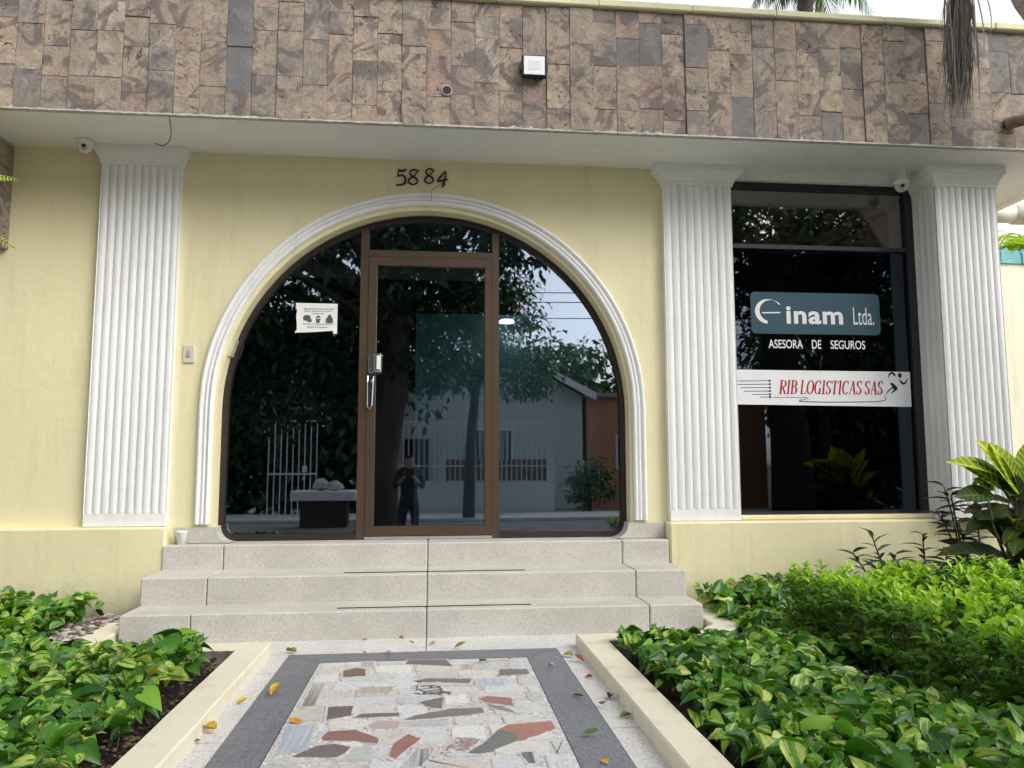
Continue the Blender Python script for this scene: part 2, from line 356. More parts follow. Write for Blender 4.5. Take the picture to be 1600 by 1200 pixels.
mb.add([(-.572, 4.184, .001), (.500, 4.184, .001), (.683, 4.368, .001), (-.755, 4.368, .001)], [(0, 1, 2, 3)])
struct(mb.build('path_border', DARKG))

# mosaic of marble offcuts
def marble_mat():
    t = NT('marble_offcuts'); a = t.n('ShaderNodeAttribute'); a.attribute_name = 'tint'
    vecn = t.n('ShaderNodeVectorMath', operation='MULTIPLY_ADD'); t.l(a.outputs['Color'], vecn.inputs[0]); vecn.inputs[1].default_value = (61, 83, 97); t.l(t.pos(), vecn.inputs[2])
    ro = t.n('ShaderNodeVectorRotate', rotation_type='Z_AXIS'); t.l(vecn.outputs[0], ro.inputs['Vector']); t.l(t.math('MULTIPLY', a.outputs['Alpha'], 6.28), ro.inputs['Angle'])
    n = t.noise(9, 7, ro.outputs[0], .62, 2.5, (1, 4, 1)); n2 = t.noise(60, 4, ro.outputs[0], .6)
    c = t.mix(t.ramp(n, [(.33, (0, 0, 0)), (.5, (1, 1, 1)), (.62, (.25, .25, .25))]), t.mix(1, a.outputs['Color'], (.66, .64, .63), 'MULTIPLY'), a.outputs['Color'])
    c = t.mix(.16, c, t.ramp(n2, [(.3, (.2, .2, .2)), (.7, (.9, .88, .86))]), 'OVERLAY')
    return t.done(t.bsdf(c, .38, .45, 0, t.bump(n2, .1, .002)))
def stripe_mat(name, cols, sc, angle):
    t = NT(name); mp = t.n('ShaderNodeMapping'); mp.inputs['Rotation'].default_value = (0, 0, R(angle)); mp.inputs['Scale'].default_value = (sc, .8, 1); t.l(t.pos(), mp.inputs['Vector'])
    n = t.noise(1, 6, mp.outputs[0], .6, .3)
    return t.done(t.bsdf(t.ramp(n, [(.30 + .4 * i / (len(cols) - 1), c) for i, c in enumerate(cols)]), .4, .4))
def breccia(name, a, b, sc):
    t = NT(name); v = t.n('ShaderNodeTexVoronoi', feature='DISTANCE_TO_EDGE'); v.inputs['Scale'].default_value = sc
    ad = t.n('ShaderNodeVectorMath', operation='MULTIPLY_ADD'); q = t.n('ShaderNodeTexNoise'); q.inputs['Scale'].default_value = 18; t.l(t.pos(), q.inputs['Vector'])
    t.l(q.outputs['Color'], ad.inputs[0]); ad.inputs[1].default_value = (.07, .07, .07); t.l(t.pos(), ad.inputs[2]); t.l(ad.outputs[0], v.inputs['Vector'])
    return t.done(t.bsdf(t.ramp(v.outputs['Distance'], [(.05, a), (.2, b), (.5, tuple(x * .9 for x in b))]), .4, .4))
MARB = marble_mat()
MORTAR = granite('mosaic_mortar', (.60, .57, .55), (.38, .35, .33), (.72, .70, .68), 110, .15)
STR1 = stripe_mat('green_grey_stripes', [(.60, .58, .52), (.17, .17, .15), (.46, .44, .38), (.62, .60, .55)], 26, 3)
STR2 = stripe_mat('blue_white_stripes', [(.64, .66, .70), (.36, .40, .46), (.68, .69, .72)], 17, -4)
STR3 = stripe_mat('dark_stripes', [(.09, .095, .10), (.15, .155, .16), (.62, .62, .61), (.13, .135, .14)], 22, -24)
STR4 = stripe_mat('brown_stripes', [(.16, .13, .12), (.50, .42, .36), (.20, .16, .15)], 24, 0)
BRE1 = breccia('black_white_breccia', (.07, .065, .09), (.66, .63, .60), 16)
BRE2 = breccia('pink_breccia', (.28, .20, .20), (.66, .58, .52), 22)
FEAT = {'a1': (0, (.19, .12, .10)), 'a2': (4, None), 'a3': (0, (.155, .145, .145)), 'a4': (0, (.20, .18, .17)), 'a5': (1, None), 'a6': (4, None), 'a7': (5, None), 'a8': (0, (.19, .185, .18)),
        'a9': (0, (.17, .135, .12)), 'a10': (0, (.17, .17, .165)), 'a11': (0, (.23, .20, .195)), 'a12': (0, (.30, .165, .15)), 'a13': (0, (.20, .165, .165)), 'a14': (0, (.36, .175, .15)), 'a15': (3, None),
        'a16': (2, None), 'a17': (0, (.50, .42, .40)), 'b1': (0, (.19, .165, .165)), 'b2': (4, None), 'b3': (2, None), 'b4': (0, (.37, .19, .165)), 'b5': (0, (.24, .25, .25)), 'b6': (0, (.20, .20, .20)), 'b6r': (0, (.42, .20, .16)), 'b7': (3, None), 'b8': (6, None)}
PX = {'a1':[(-.432,3.991),(-.378,4.038),(-.322,4.003),(-.317,3.886),(-.419,3.879)],'a2':[(-.354,4.161),(-.297,4.162),(-.293,4.06),(-.349,4.074)],'a3':[(-.119,4.161),(.072,4.161),(.105,4.024),(-.13,4.092)],
 'a4':[(-.083,3.772),(-.024,3.809),(.189,3.781),(.174,3.707)],'a5':[(-.543,3.769),(-.476,3.768),(-.477,3.434),(-.54,3.437)],'a6':[(-.318,3.693),(-.171,3.687),(-.191,3.59),(-.312,3.594),(-.322,3.644)],
 'a7':[(-.081,3.688),(.035,3.695),(.05,3.63),(.109,3.529),(-.02,3.55),(-.1,3.548),(-.06,3.60)],'a8':[(-.054,3.44),(.056,3.506),(.043,3.348),(.001,3.361)],'a9':[(-.427,3.416),(-.325,3.417),(-.32,3.297),(-.413,3.252)],
 'a10':[(-.311,3.261),(-.278,3.308),(-.131,3.308),(-.128,3.268)],'a11':[(-.11,3.211),(-.061,3.268),(.085,3.34),(.21,3.338),(.214,3.271),(.109,3.242)],
 'a12':[(-.404,3.048),(-.389,3.109),(-.29,3.119),(-.191,3.012),(-.194,2.963),(-.278,3.001),(-.395,3.014)],'a13':[(-.481,2.863),(-.406,2.963),(-.349,2.976),(-.288,2.938),(-.298,2.883),(-.324,2.844)],
 'a14':[(-.139,2.915),(-.12,2.984),(-.084,3.048),(-.038,2.995),(-.121,2.811),(-.141,2.83)],'a15':[(-.052,2.893),(.015,2.892),(-.032,2.733),(-.092,2.739)],'a16':[(-.559,3.185),(-.446,3.202),(-.435,2.916),(-.538,2.879)],
 'a17':[(-.241,3.165),(-.205,3.221),(-.124,3.197),(-.126,3.123),(-.227,3.12)],'b1':[(.335,3.93),(.468,3.927),(.47,3.833),(.316,3.816)],'b2':[(.163,4.047),(.222,4.046),(.201,3.95),(.15,3.95)],'b3':[(.216,3.771),(.357,3.762),(.356,3.66),(.212,3.655)],
 'b4':[(.203,3.453),(.239,3.496),(.345,3.456),(.341,3.349),(.228,3.414)],'b5':[(.23,3.365),(.294,3.349),(.343,3.257),(.274,3.306)],'b6':[(.132,2.843),(.191,2.924),(.254,3.06),(.318,3.018),(.319,2.943),(.194,2.836),(.169,2.829)],
 'b6r':[(.254,3.06),(.298,3.114),(.472,3.137),(.475,3.065),(.396,2.989),(.319,2.943),(.318,3.018)],'b7':[(.314,2.817),(.358,2.821),(.38,2.711),(.33,2.722)],'b8':[(.047,2.864),(.096,2.987),(.147,2.982),(.183,2.951),(.123,2.856)]}
def inside(pt, poly):
    c = False; n = len(poly)
    for i in range(n):
        (x1, y1), (x2, y2) = poly[i], poly[(i + 1) % n]
        if (y1 > pt[1]) != (y2 > pt[1]) and pt[0] < (x2 - x1) * (pt[1] - y1) / (y2 - y1) + x1: c = not c
    return c
mb = MB(); mb.box(-.572, .500, .3, 4.181, -.2, .0)
pale = [(.62, .63, .64), (.66, .62, .59), (.56, .57, .58), (.68, .66, .62), (.60, .54, .51), (.64, .65, .68), (.58, .56, .53), (.50, .51, .51)]
darks = [(.19, .17, .165), (.33, .19, .165), (.21, .205, .2)]
y = .34
while y < 4.16:
    h = random.uniform(.10, .19) ; h = min(h, 4.172 - y); x = -.565
    while x < .49:
        ww = random.uniform(.11, .26); ww = min(ww, .494 - x)
        if ww < .05 or h < .03: break
        g = .007; sk = random.uniform(-.14, .14) * ww
        cut = [random.uniform(0, min(.045, .26 * min(ww, h))) for _ in range(8)]
        e = [random.uniform(0, min(.008, .08 * min(ww, h))) for _ in range(8)]
        x0, x1, y0, y1 = x + g, x + ww - g, y + g, min(y + h - g, 4.176)
        poly = [(x0 + e[0] + cut[0] * .6, y0 + e[1]), ((x0 + x1) / 2 + sk, y0 + e[2]), (x1 - e[2] - cut[1] * .6, y0 + e[3]), (x1 - e[4], y0 + cut[2] * .7), (x1 - e[5], y1 - cut[3] * .7), (x1 - cut[3], y1 - e[6]), (x0 + cut[4], y1 - e[7]), (x0 + e[0], y1 - cut[4] * .8), (x0 + e[1], y0 + cut[0])]
        cen = ((x0 + x1) / 2, (y0 + y1) / 2)
        col = random.choice(pale) if (cen[1] > 2.7 or random.random() < .8) else random.choice(darks)
        kk = random.uniform(.98, 1.16); col = tuple(c * kk for c in col)
        mb.prism_z(poly, -.01, .0035 + random.uniform(0, .0012), 1, (*col, random.random()))
        x += ww
    y += h
def rough_poly(p):      # broken stone edges: subdivide each side and jitter
    q = []
    for i in range(len(p)):
        a, b = p[i], p[(i + 1) % len(p)]
        q.append(a); L_ = math.dist(a, b)
        for k in range(1, max(1, int(L_ / .03))):
            f = k / max(1, int(L_ / .03)); q.append((a[0] + (b[0] - a[0]) * f + random.uniform(-.003, .003), a[1] + (b[1] - a[1]) * f + random.uniform(-.003, .003)))
    return q
for kbed, (k, p) in enumerate(PX.items()):
    s, c = FEAT[k]
    c3 = tuple(x * 1.0 for x in c) if c else (.5, .5, .5)
    cx = sum(q[0] for q in p) / len(p); cy = sum(q[1] for q in p) / len(p)
    if k not in ('b6', 'b6r'):      # mortar bed round each feature stone
        mb.prism_z([(cx + (a - cx) * 1.07 + .008 * (1 if a > cx else -1), cy + (b - cy) * 1.07 + .008 * (1 if b > cy else -1)) for a, b in p], -.01, .0050 + kbed * .00004, 0)
    mb.prism_z(rough_poly(p) if k not in ('b6', 'b6r') else p, -.01, .0064 + kbed * .00003, 1 if s == 0 else s + 1, (*c3, random.random()))
struct(mb.build('mosaic', [MORTAR, MARB, STR1, STR2, STR3, STR4, BRE1, BRE2], attname='tint'))

# kerbs round the beds
CONC = plain('weathered_concrete', (.26, .24, .20), .95, .2, 0, .45, 12, .5)
def kerb(name, label, path, wd, z1, bed):
    mb = MB()
    P = [Vector(p) for p in path]; n = len(P); Ls = []; Rs = []
    for i in range(n):
        d0 = (P[i] - P[i - 1]).normalized() if i else (P[1] - P[0]).normalized(); d1 = (P[i + 1] - P[i]).normalized() if i < n - 1 else d0
        nn = Vector((-(d0 + d1).y, (d0 + d1).x)).normalized(); k = 1 / max(.4, nn.dot(Vector((-d0.y, d0.x))))
        Ls.append(P[i] + nn * wd / 2 * k); Rs.append(P[i] - nn * wd / 2 * k)
    vs = []; fs = []; b = .008; nsub = 26
    def seg(i, t): return Ls[i].lerp(Ls[i + 1], t), Rs[i].lerp(Rs[i + 1], t)
    st = [(i, k / nsub) for i in range(n - 1) for k in range(nsub)] + [(n - 2, 1.0)]
    for i, t in st:
        l, r = seg(i, t); e = (l - r).normalized(); j = lambda: random.uniform(-.0028, .0028); zz = z1 + random.uniform(-.0015, .0015)
        vs += [(*l, -.2), (l.x + j(), l.y + j(), zz - b), (*(l - e * b), zz), (*(r + e * b), zz), (r.x + j(), r.y + j(), zz - b), (*r, -.2)]
    for q in range(len(st) - 1):
        for k in range(5): a = q * 6 + k; fs.append((a, a + 6, a + 7, a + 1))
    fs.append((5, 4, 3, 2, 1, 0)[::-1]); m = (len(st) - 1) * 6; fs.append(tuple(m + i for i in range(6))[::-1])
    mb.add(vs, fs); mb.m = [1 if (i < (len(st) - 1) * 5 and i % 5 == bed) else 0 for i in range(len(mb.f))]; o = mb.build(name, [CREAM, CONC])
    return tag(o, label, 'kerb')
kerb('garden_kerb', 'cream painted kerb left of the path, turning left in front of the steps', [(-.932, .3), (-.932, 4.32), (-1.62, 4.32), (-1.86, 4.56), (-1.86, 5.3)], .15, .066, 0)
kerb('garden_kerb', 'cream painted kerb right of the path, turning right in front of the steps', [(.878, .3), (.878, 4.33), (1.52, 4.33), (1.74, 4.56), (1.74, 5.3)], .15, .066, 4)

# ------------------------------------------------------------------ steps
st_ = thing('entrance_steps', 'three speckled grey granite steps rising from the path to the arched doorway', 'steps', (-.05, 4.7, 0))
xs = [-1.765, -1.374, -.032, 1.312, 1.648]
for zi, (y0, y1, za, zb) in enumerate(((4.70, 5.3, -.3, .163), (5.01, 5.6, .1, .327), (5.368, 5.80, .3, .485))):
    mb = MB()
    for a, b in zip(xs[:-1], xs[1:]): mb.box(a + .0022, b - .0022, y0, y1, za, zb, bev=.007)
    mb.box(xs[0] + .02, xs[-1] - .02, y0 + .012, y1 - .02, za, zb - .01, 1)
    # lip of the tread, 4 mm proud of the riser
    o = mb.build('step', [GRANITE, GROUT], st_)
    if zi < 2:
        g = MB(); g.box(-.56, .60, y0 + .085, y0 + .098, zb - .002, zb + .004); g.build('grip_strip', BLACKP, st_)

# ------------------------------------------------------------------ building
B = thing('office_building', 'pale yellow single storey office with arched glass entrance, white pilasters and stone clad fascia', 'building', (0, 5.5, 0))
WY, GY, ZS = 5.5, 5.65, 3.221
AX, AZ, AR = -.035, 1.40, 1.447      # arch opening
def arch_pts(r, cz=AZ, n=48, cx=AX): return [(cx + r * math.cos(math.pi * i / n), cz + r * math.sin(math.pi * i / n)) for i in range(n + 1)]   # right to left over the top
mb = MB()
XL, XR, WX0, WX1, WZ0, WZ1 = -8.0, 4.12, 2.215, 3.72, .635, 3.165
pts = arch_pts(AR)
def q(a, b, c, d, mi=0): mb.add([a, b, c, d], [(0, 1, 2, 3)], mi)
def rect(x0, x1, z0, z1, y=WY): q((x0, y, z0), (x1, y, z0), (x1, y, z1), (x0, y, z1))
rect(XL, AX - AR, .0, ZS); rect(AX + AR, WX0, .0, ZS); rect(WX0, WX1, .0, WZ0); rect(WX0, WX1, WZ1, ZS); rect(WX1, XR, 0, ZS)
for (xa, za), (xb, zb) in zip(pts[:-1], pts[1:]):
    q((xb, WY, zb), (xa, WY, za), (xa, WY, ZS), (xb, WY, ZS))
    q((xa, WY, za), (xb, WY, zb), (xb, GY + .06, zb), (xa, GY + .06, za))
for x in (AX - AR, AX + AR): q((x, WY, .3), (x, WY, AZ), (x, GY + .06, AZ), (x, GY + .06, .3))
for x in (WX0, WX1): q((x, WY, WZ0), (x, WY, WZ1), (x, WY + .16, WZ1), (x, WY + .16, WZ0))
q((WX0, WY, WZ0), (WX1, WY, WZ0), (WX1, WY + .16, WZ0), (WX0, WY + .16, WZ0)); q((WX0, WY, WZ1), (WX1, WY, WZ1), (WX1, WY + .16, WZ1), (WX0, WY + .16, WZ1))
q((XR, WY, 0), (XR, 12, 0), (XR, 12, ZS), (XR, WY, ZS)); q((XL, 12, 0), (XL, WY, 0), (XL, WY, ZS), (XL, 12, ZS)); q((XR, 12, 0), (XL, 12, 0), (XL, 12, ZS), (XR, 12, ZS))
mb.build('wall', YELLOW, B)
mb = MB(); mb.box(XL, -1.752, 5.385, WY + .01, -.1, .604, bev=.012); mb.build('dado', YELLOW, B)
mb = MB(); mb.box(1.660, 4.25, 5.385, WY + .01, -.1, .604, bev=.012)
mb.build('dado', YELLOW, B)
mb = MB(); mb.box(2.213, 3.695, WY - .04, WY + .1, .604, .640, bev=.01); mb.build('window_sill', YELLOW, B)
# granite skirting either side of the door, curved into the reveal
for s in (-1, 1):
    mb = MB(); xo = AX + s * 1.69; xi = AX + s * (AR - .022)
    pl_ = [(xo, .489), (xi - s * .10, .489)] + [(xi - s * .10 + s * .10 * math.sin(a * math.pi / 12), .589 - .10 * math.cos(a * math.pi / 12)) for a in range(1, 7)] + [(xi, .595), (xo, .595)]
    if s > 0: pl_ = pl_[::-1]
    pl_ = pl_[::-1] if s < 0 and False else pl_
    mb.prism_y(pl_, WY - .012, GY + .03); mb.build('skirting', GRANITE, B)
# soffit
mb = MB(); mb.box(-8, 4.81, 4.915, 5.56, ZS, ZS + .12); mb.box(3.0, 4.81, 5.56, 9.0, ZS, ZS + .12)
mb.box(4.80, 4.86, 4.915, 9.0, ZS - .035, ZS + .13); mb.box(2.212, 3.70, 5.485, 5.60, 3.158, ZS - .0005)
mb.build('soffit', SOFFITM, B)
# fascia: travertine tiles in vertical courses
mb = MB(); FY = 4.9; TW = .1594; zt = 4.088
mb.box(-8, 4.9, FY + .008, FY + .024, ZS + .004, zt, 1)
x = -2.615 - 34 * TW
ci = 0
while x < 4.9:
    z = ZS + random.uniform(-.006, .004); first = True; cd = random.gauss(0, .0042); run = random.random() < .08; rb = random.random()
    while z < zt:
        h = random.uniform(.10, .31) if first else random.choice([.305, .305, .305, .31, .20, .155, .46])
        first = False; h = min(h, zt - z)
        if zt - z - h < .03: h = zt - z
        d = cd + random.gauss(0, .0016); ga = random.choice([.0001, .0002, .0004, .0016])
        tint = (min(1, max(0, random.gauss(.52, .24))) if not run else rb, random.random(), random.random(), random.random())
        if abs(x - (-1.34)) < .09 and z < 3.9 and z > 3.3: tint = (.05, .3, .99, 0)
        mb.box(x + ga, x + TW - ga, FY - .012 + d, FY + .006, z + ga, z + h - ga, 0, tint, bev=.0016)
        z += h
    x += TW; ci += 1
mb.build('fascia', [TRAV, GROUT], B, attname='tint')
# ragged plaster lip along the bottom edge of the cladding
mb = MB(); x = -8.0; vs = []; fs = []
prof = []
while x < 4.9:
    k = random.random(); prof.append((x, .002 if k < .6 else random.uniform(.003, .008) if k < .95 else random.uniform(.010, .02))); x += random.uniform(.012, .045)
for i, (x, h) in enumerate(prof): vs += [(x, FY - .017, ZS - .006 - random.uniform(0, .004)), (x, FY - .0165, ZS + h), (x, FY + .03, ZS - .004)]
for i in range(len(prof) - 1): a = i * 3; fs += [(a, a + 3, a + 4, a + 1), (a, a + 2, a + 5, a + 3)]
mb.add(vs, fs).build('plaster_edge', PLASTER, B)
mb = MB(); x = -8
while x < 4.92:
    e = x + random.uniform(.5, 1.1); mb.box(x, min(e, 4.92), 4.853 + random.uniform(-.002, .002), 5.12, zt + .002, zt + .052 + random.uniform(-.004, .004), bev=.008); x = e
mb.build('parapet', CAPM, B)
mb = MB(); mb.box(-8, 4.88, 4.925, 12, ZS + .13, 4.06); mb.build('roof', SOFFITM, B)
# side fascia of the wing at the left
mb = MB(); y = 4.3; tintr = lambda: (min(1, max(0, random.gauss(.55, .2))), random.random(), random.random() * .9, 0)
for k in range(8):
    y0 = 3.1 + k * .3
    for z0, z1 in ((2.48, 2.62), (2.622, 2.92), (2.922, 3.2)): mb.box(-3.25, -2.905 + random.gauss(0, .002), y0, y0 + .298, z0, z1, 0, tintr(), bev=.002)
mb.build('wing_fascia', TRAV, B, attname='tint')
mb = MB(); mb.box(-3.25, -2.91, 3.1, 5.5, 3.201, 3.219); mb.build('wing_plaster', PLASTER, B)

# pilasters and column
def flute_profile(x0, x1, n, depth=.010, gro=.20):
    wd = (x1 - x0) / n; pr = [(x0, 0)]
    for i in range(n):
        a = x0 + i * wd; g = wd * gro / 2
        pr += [(a + g * .35, depth if i else 0), (a + g, depth * .35), (a + wd * .32, 0 - .0015), (a + wd * .5, -.0025), (a + wd * .68, -.0015), (a + wd - g, depth * .35), (a + wd - g * .35, depth if i < n - 1 else 0)]
    return pr + [(x1, 0)]
def fluted_face(mb, prof, mapf, z0, z1):
    k = len(prof); vs = [mapf(a, d, z0) for a, d in prof] + [mapf(a, d, z1) for a, d in prof]
    mb.add(vs, [(i, i + 1, k + i + 1, k + i) for i in range(k - 1)])
def capital(x0, x1, yf, yb, zb, flare, parent, left=True):
    prof = [(-.004, 0), (0, .012), (.012, .016), (.02, .012), (.022, .02), (.035, .026), (.055, .04), (.075, .058), (.088, .066), (.09, .082), (.108, .086), (ZS - zb - .0005, .086)]
    mb = MB(); vs = []; fs = []
    for h, o in prof:
        o = o * flare / .086; vs += [(x0 - o, yb, zb + h), (x0 - o, yf - o, zb + h), (x1 + o, yf - o, zb + h), (x1 + o, yb, zb + h)]
    for i in range(len(prof) - 1):
        for j in range(3): a = i * 4 + j; fs.append((a, a + 1, a + 5, a + 4))
        fs.append((i * 4 + 3, i * 4, i * 4 + 4, i * 4 + 7))
    fs.append((3, 2, 1, 0)); mb.add(vs, fs).build('capital', WHITE, parent)
def pilaster(x0, x1, yf, zb, zc, n, label=None, flare=.086, yb=WY + .01, side=False):
    mb = MB()
    fluted_face(mb, flute_profile(x0, x1, n), lambda a, d, z: (a, yf + d, z), zb + .085, zc)
    mb.box(x0, x1, yf - .001, yb, zb, zb + .084, bev=.003)
    k = len(flute_profile(0, 1, n))
    mb.box(x0 + .001, x1 - .001, yf + .012, yb, zb + .08, zc - .001)
    if side:
        fluted_face(mb, flute_profile(yf + .012, yb - .02, 5, .01), lambda a, d, z: (x0 + d, a, z), zb + .085, zc)
    o = mb.build('pilaster' if not side else 'column', WHITE, B)
    if label: o['label'] = label
    capital(x0, x1, yf, yb, zc - .002, flare, o)
    return o
pilaster(-2.303, -1.774, 5.445, .606, 3.095, 10, None, .05)
pilaster(1.6855, 2.209, 5.445, .606, 3.085, 9, None, .075)
pilaster(3.705, 4.19, 5.25, .606, 3.07, 9, None, .055, 5.66, True)

# arch moulding
prof = [(0, 0), (0, .022), (.006, .032), (.016, .036), (.024, .031), (.028, .018), (.033, .018), (.037, .027), (.045, .031), (.053, .027), (.057, .018), (.062, .018), (.066, .03), (.078, .038), (.088, .034), (.094, .022), (.094, 0)]
path = [(1, None, z) for z in (.614, .62, 1.0, 1.41)] + [(0, a, 0) for a in range(2, 59)] + [(-1, None, z) for z in (1.41, 1.0, .62, .614)]
mb = MB(); vs = []; fs = []; R0 = 1.470
for s, a, z in path:
    for r, d in prof:
        if s: vs.append((-.036 + s * (R0 + r), WY - d, z))
        else: t_ = math.pi * a / 60; vs.append((-.036 + (R0 + r) * math.cos(t_), WY - d, 1.41 + (R0 + r) * math.sin(t_)))
k = len(prof)
for i in range(len(path) - 1):
    for j in range(k - 1): fs.append((i * k + j, i * k + j + 1, (i + 1) * k + j + 1, (i + 1) * k + j))
fs.append(tuple(range(k))); fs.append(tuple((len(path) - 1) * k + j for j in range(k))[::-1])
mb.add(vs, fs).build('arch_moulding', WHITE, B)

# entrance glazing
AI = AR - .004; FI = AI - .034; ZB = .489
def sweep_frame(ro, ri, y0, y1, zb):
    mb = MB(); P = [(1, zb), (1, AZ)] + [(0, a) for a in range(1, 60)] + [(-1, AZ), (-1, zb)]; vs = []; fs = []
    for s, a in P:
        for r, yy in ((ro, y1), (ro, y0), (ri, y0), (ri, y1)):
            if s: vs.append((AX + s * r, yy, a))
            else: vs.append((AX + r * math.cos(math.pi * a / 60), yy, AZ + r * math.sin(math.pi * a / 60)))
    for i in range(len(P) - 1):
        for j in range(4): fs.append((i * 4 + j, i * 4 + (j + 1) % 4, i * 4 + 4 + (j + 1) % 4, i * 4 + 4 + j))
    return mb.add(vs, fs)
JX0, JX1 = -.537, .474
mb = sweep_frame(AI, FI, GY - .03, GY + .05, .56)
mb.box(AX - FI + .06, JX0, GY - .032, GY + .05, ZB, ZB + .042); mb.box(JX1, AX + FI - .06, GY - .032, GY + .05, ZB, ZB + .042)
for s in (-1, 1):       # rounded lower corners
    c0 = AX + s * (AI - .10); arc = [(c0 + s * .10 * math.sin(a * math.pi / 12), .589 - .10 * math.cos(a * math.pi / 12)) for a in range(0, 7)]
    inn = [(c0 + s * .062 * math.sin(a * math.pi / 12), .589 - .062 * math.cos(a * math.pi / 12)) for a in range(6, -1, -1)]
    pl_ = arc + inn
    mb.prism_y(pl_ if s > 0 else pl_[::-1], GY - .031, GY + .045)
mb.build('arch_frame', ARCHB, B); mb = MB()
mb.box(JX0, JX0 + .056, GY - .04, GY + .05, ZB, 2.75 if False else AZ + math.sqrt(FI ** 2 - (JX0 + .028 - AX) ** 2)); mb.box(JX1 - .05, JX1, GY - .04, GY + .05, ZB, AZ + math.sqrt(FI ** 2 - (JX1 - .025 - AX) ** 2))
mb.box(JX0 + .056, JX1 - .05, GY - .038, GY + .05, 2.529, 2.575)
mb.build('entrance_frame', BRONZE, B)
def clip_arc(x0, x1, zb, r, n=24):
    # polygon between x0 and x1 under the arc, anticlockwise seen from the front
    xs_ = [x1 + (x0 - x1) * i / n for i in range(n + 1)]; top = []
    for x in xs_:
        d = r * r - (x - AX) ** 2
        if d >= 0: top.append((x, max(zb + .01, AZ + math.sqrt(d))))
        else: top.append((x, AZ))
    return [(x0, zb), (x1, zb)] + top
mb = MB(); mb.prism_y(clip_arc(AX - FI - .01, JX0 + .01, ZB + .02, FI + .012), GY, GY + .006); mb.build('sidelight_pane', TINT, B)
mb = MB(); mb.prism_y(clip_arc(JX1 - .01, AX + FI + .01, ZB + .02, FI + .012), GY, GY + .006); mb.build('sidelight_pane', TINT, B)
mb = MB(); mb.prism_y(clip_arc(JX0 + .05, JX1 - .045, 2.57, FI + .012), GY, GY + .006); mb.build('transom_pane', TINT, B)
door = MB(); DX0, DX1, DZ0, DZ1 = -.479, .422, .512, 2.526
door.box(DX0, DX0 + .062, GY - .045, GY + .01, DZ0, DZ1, bev=.003); door.box(DX1 - .052, DX1, GY - .045, GY + .01, DZ0, DZ1, bev=.003)
door.box(DX0 + .062, DX1 - .052, GY - .043, GY + .01, 2.462, DZ1); door.box(DX0 + .062, DX1 - .052, GY - .043, GY + .01, DZ0, .578)
door = door.build('door', BRONZE, B)
mb = MB(); mb.box(DX0 + .058, DX1 - .048, GY - .012, GY - .006, .57, 2.468); mb.build('door_pane', TINT, door)
mb = MB(); mb.box(-.468, -.425, GY - .062, GY - .044, 1.665, 1.80, bev=.004); mb.box(-.425, -.378, GY - .085, GY - .040, 1.672, 1.805, bev=.006)
mb.box(-.408, -.384, GY - .0875, GY - .084, 1.69, 1.79, 1); mb.build('lock_case', [STEEL, WHITEP], door)
mb = MB(); mb.box(-.474, -.422, GY - .058, GY - .044, 1.415, 1.65, 1, bev=.006); mb.lathe((-.441, GY - .055, 1.605), [(.013, 0), (.013, -.012), (.006, -.014)], (0, 1, 0), 16)
mb.tube([(-.470, GY - .07, 1.643), (-.470, GY - .082, 1.60), (-.468, GY - .082, 1.42), (-.45, GY - .086, 1.405), (-.436, GY - .088, 1.43), (-.430, GY - .080, 1.60), (-.430, GY - .062, 1.64)], .0042, 8)
mb.build('door_handle', [STEEL, DARKFR], door)
mb = MB(); mb.box(JX0 + .058, JX1 - .052, GY - .055, GY + .03, ZB - .001, ZB + .018, bev=.003); mb.build('threshold', ALU, B)

# shop window
win = MB(); wx0, wx1, wz0, wz1 = 2.219, 3.70, .642, 3.16; wy = 5.555
win.box(wx0, wx0 + .016, wy - .03, wy + .03, wz0, wz1); win.box(wx1 - .062, wx1, wy - .03, wy + .03, wz0, wz1)
win.box(wx0 + .016, wx1 - .062, wy - .028, wy + .03, wz1 - .05, wz1); win.box(wx0 + .016, wx1 - .062, wy - .028, wy + .03, wz0, wz0 + .022)
win.box(wx0 + .016, wx1 - .062, wy - .026, wy + .03, 2.64, 2.672)
win = win.build('window', DARKFR, B)
mb = MB(); mb.box(wx0 + .01, wx1 - .055, wy, wy + .006, wz0 + .01, 2.65); mb.build('window_pane', TINTD, win)
mb = MB(); mb.box(wx0 + .01, wx1 - .055, wy, wy + .006, 2.66, wz1 - .04); mb.build('window_pane', CLEARG, win)
mb = MB(); mb.tube([(3.03, wy + .06, 2.67), (3.66, wy + .05, 3.08)], .024, 8); mb.build('stay_bar', DARKFR, win)

# interior
mb = MB()
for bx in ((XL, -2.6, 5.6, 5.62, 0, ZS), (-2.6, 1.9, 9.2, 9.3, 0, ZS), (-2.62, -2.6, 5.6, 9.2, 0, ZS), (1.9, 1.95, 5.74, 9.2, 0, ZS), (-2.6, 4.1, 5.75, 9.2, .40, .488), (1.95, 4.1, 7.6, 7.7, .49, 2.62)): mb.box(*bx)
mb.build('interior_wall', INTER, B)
mb = MB(); mb.box(1.96, 4.1, 5.75, 9.0, 2.66, 2.70); mb.add([(2.9, 5.76, 2.68), (4.1, 5.76, 2.68), (4.1, 5.78, 3.2), (3.6, 5.78, 3.2)], [(0, 1, 2, 3)]); mb.add([(1.96, 5.80, 2.66), (4.1, 5.80, 2.66), (4.1, 6.6, 3.21), (1.96, 6.6, 3.21)], [(0, 1, 2, 3)]); mb.build('interior_ceiling', INTB, B)
mb = MB(); mb.box(-.16, 1.45, 6.70, 6.74, .49, 2.32); mb.build('interior_partition', TEALG, B)
lm = NT('lit_ceiling_lamp'); LAMP = lm.done(lm.bsdf((.9, .9, .9), .5, .3, 0, None, (1, .98, .92), 5))
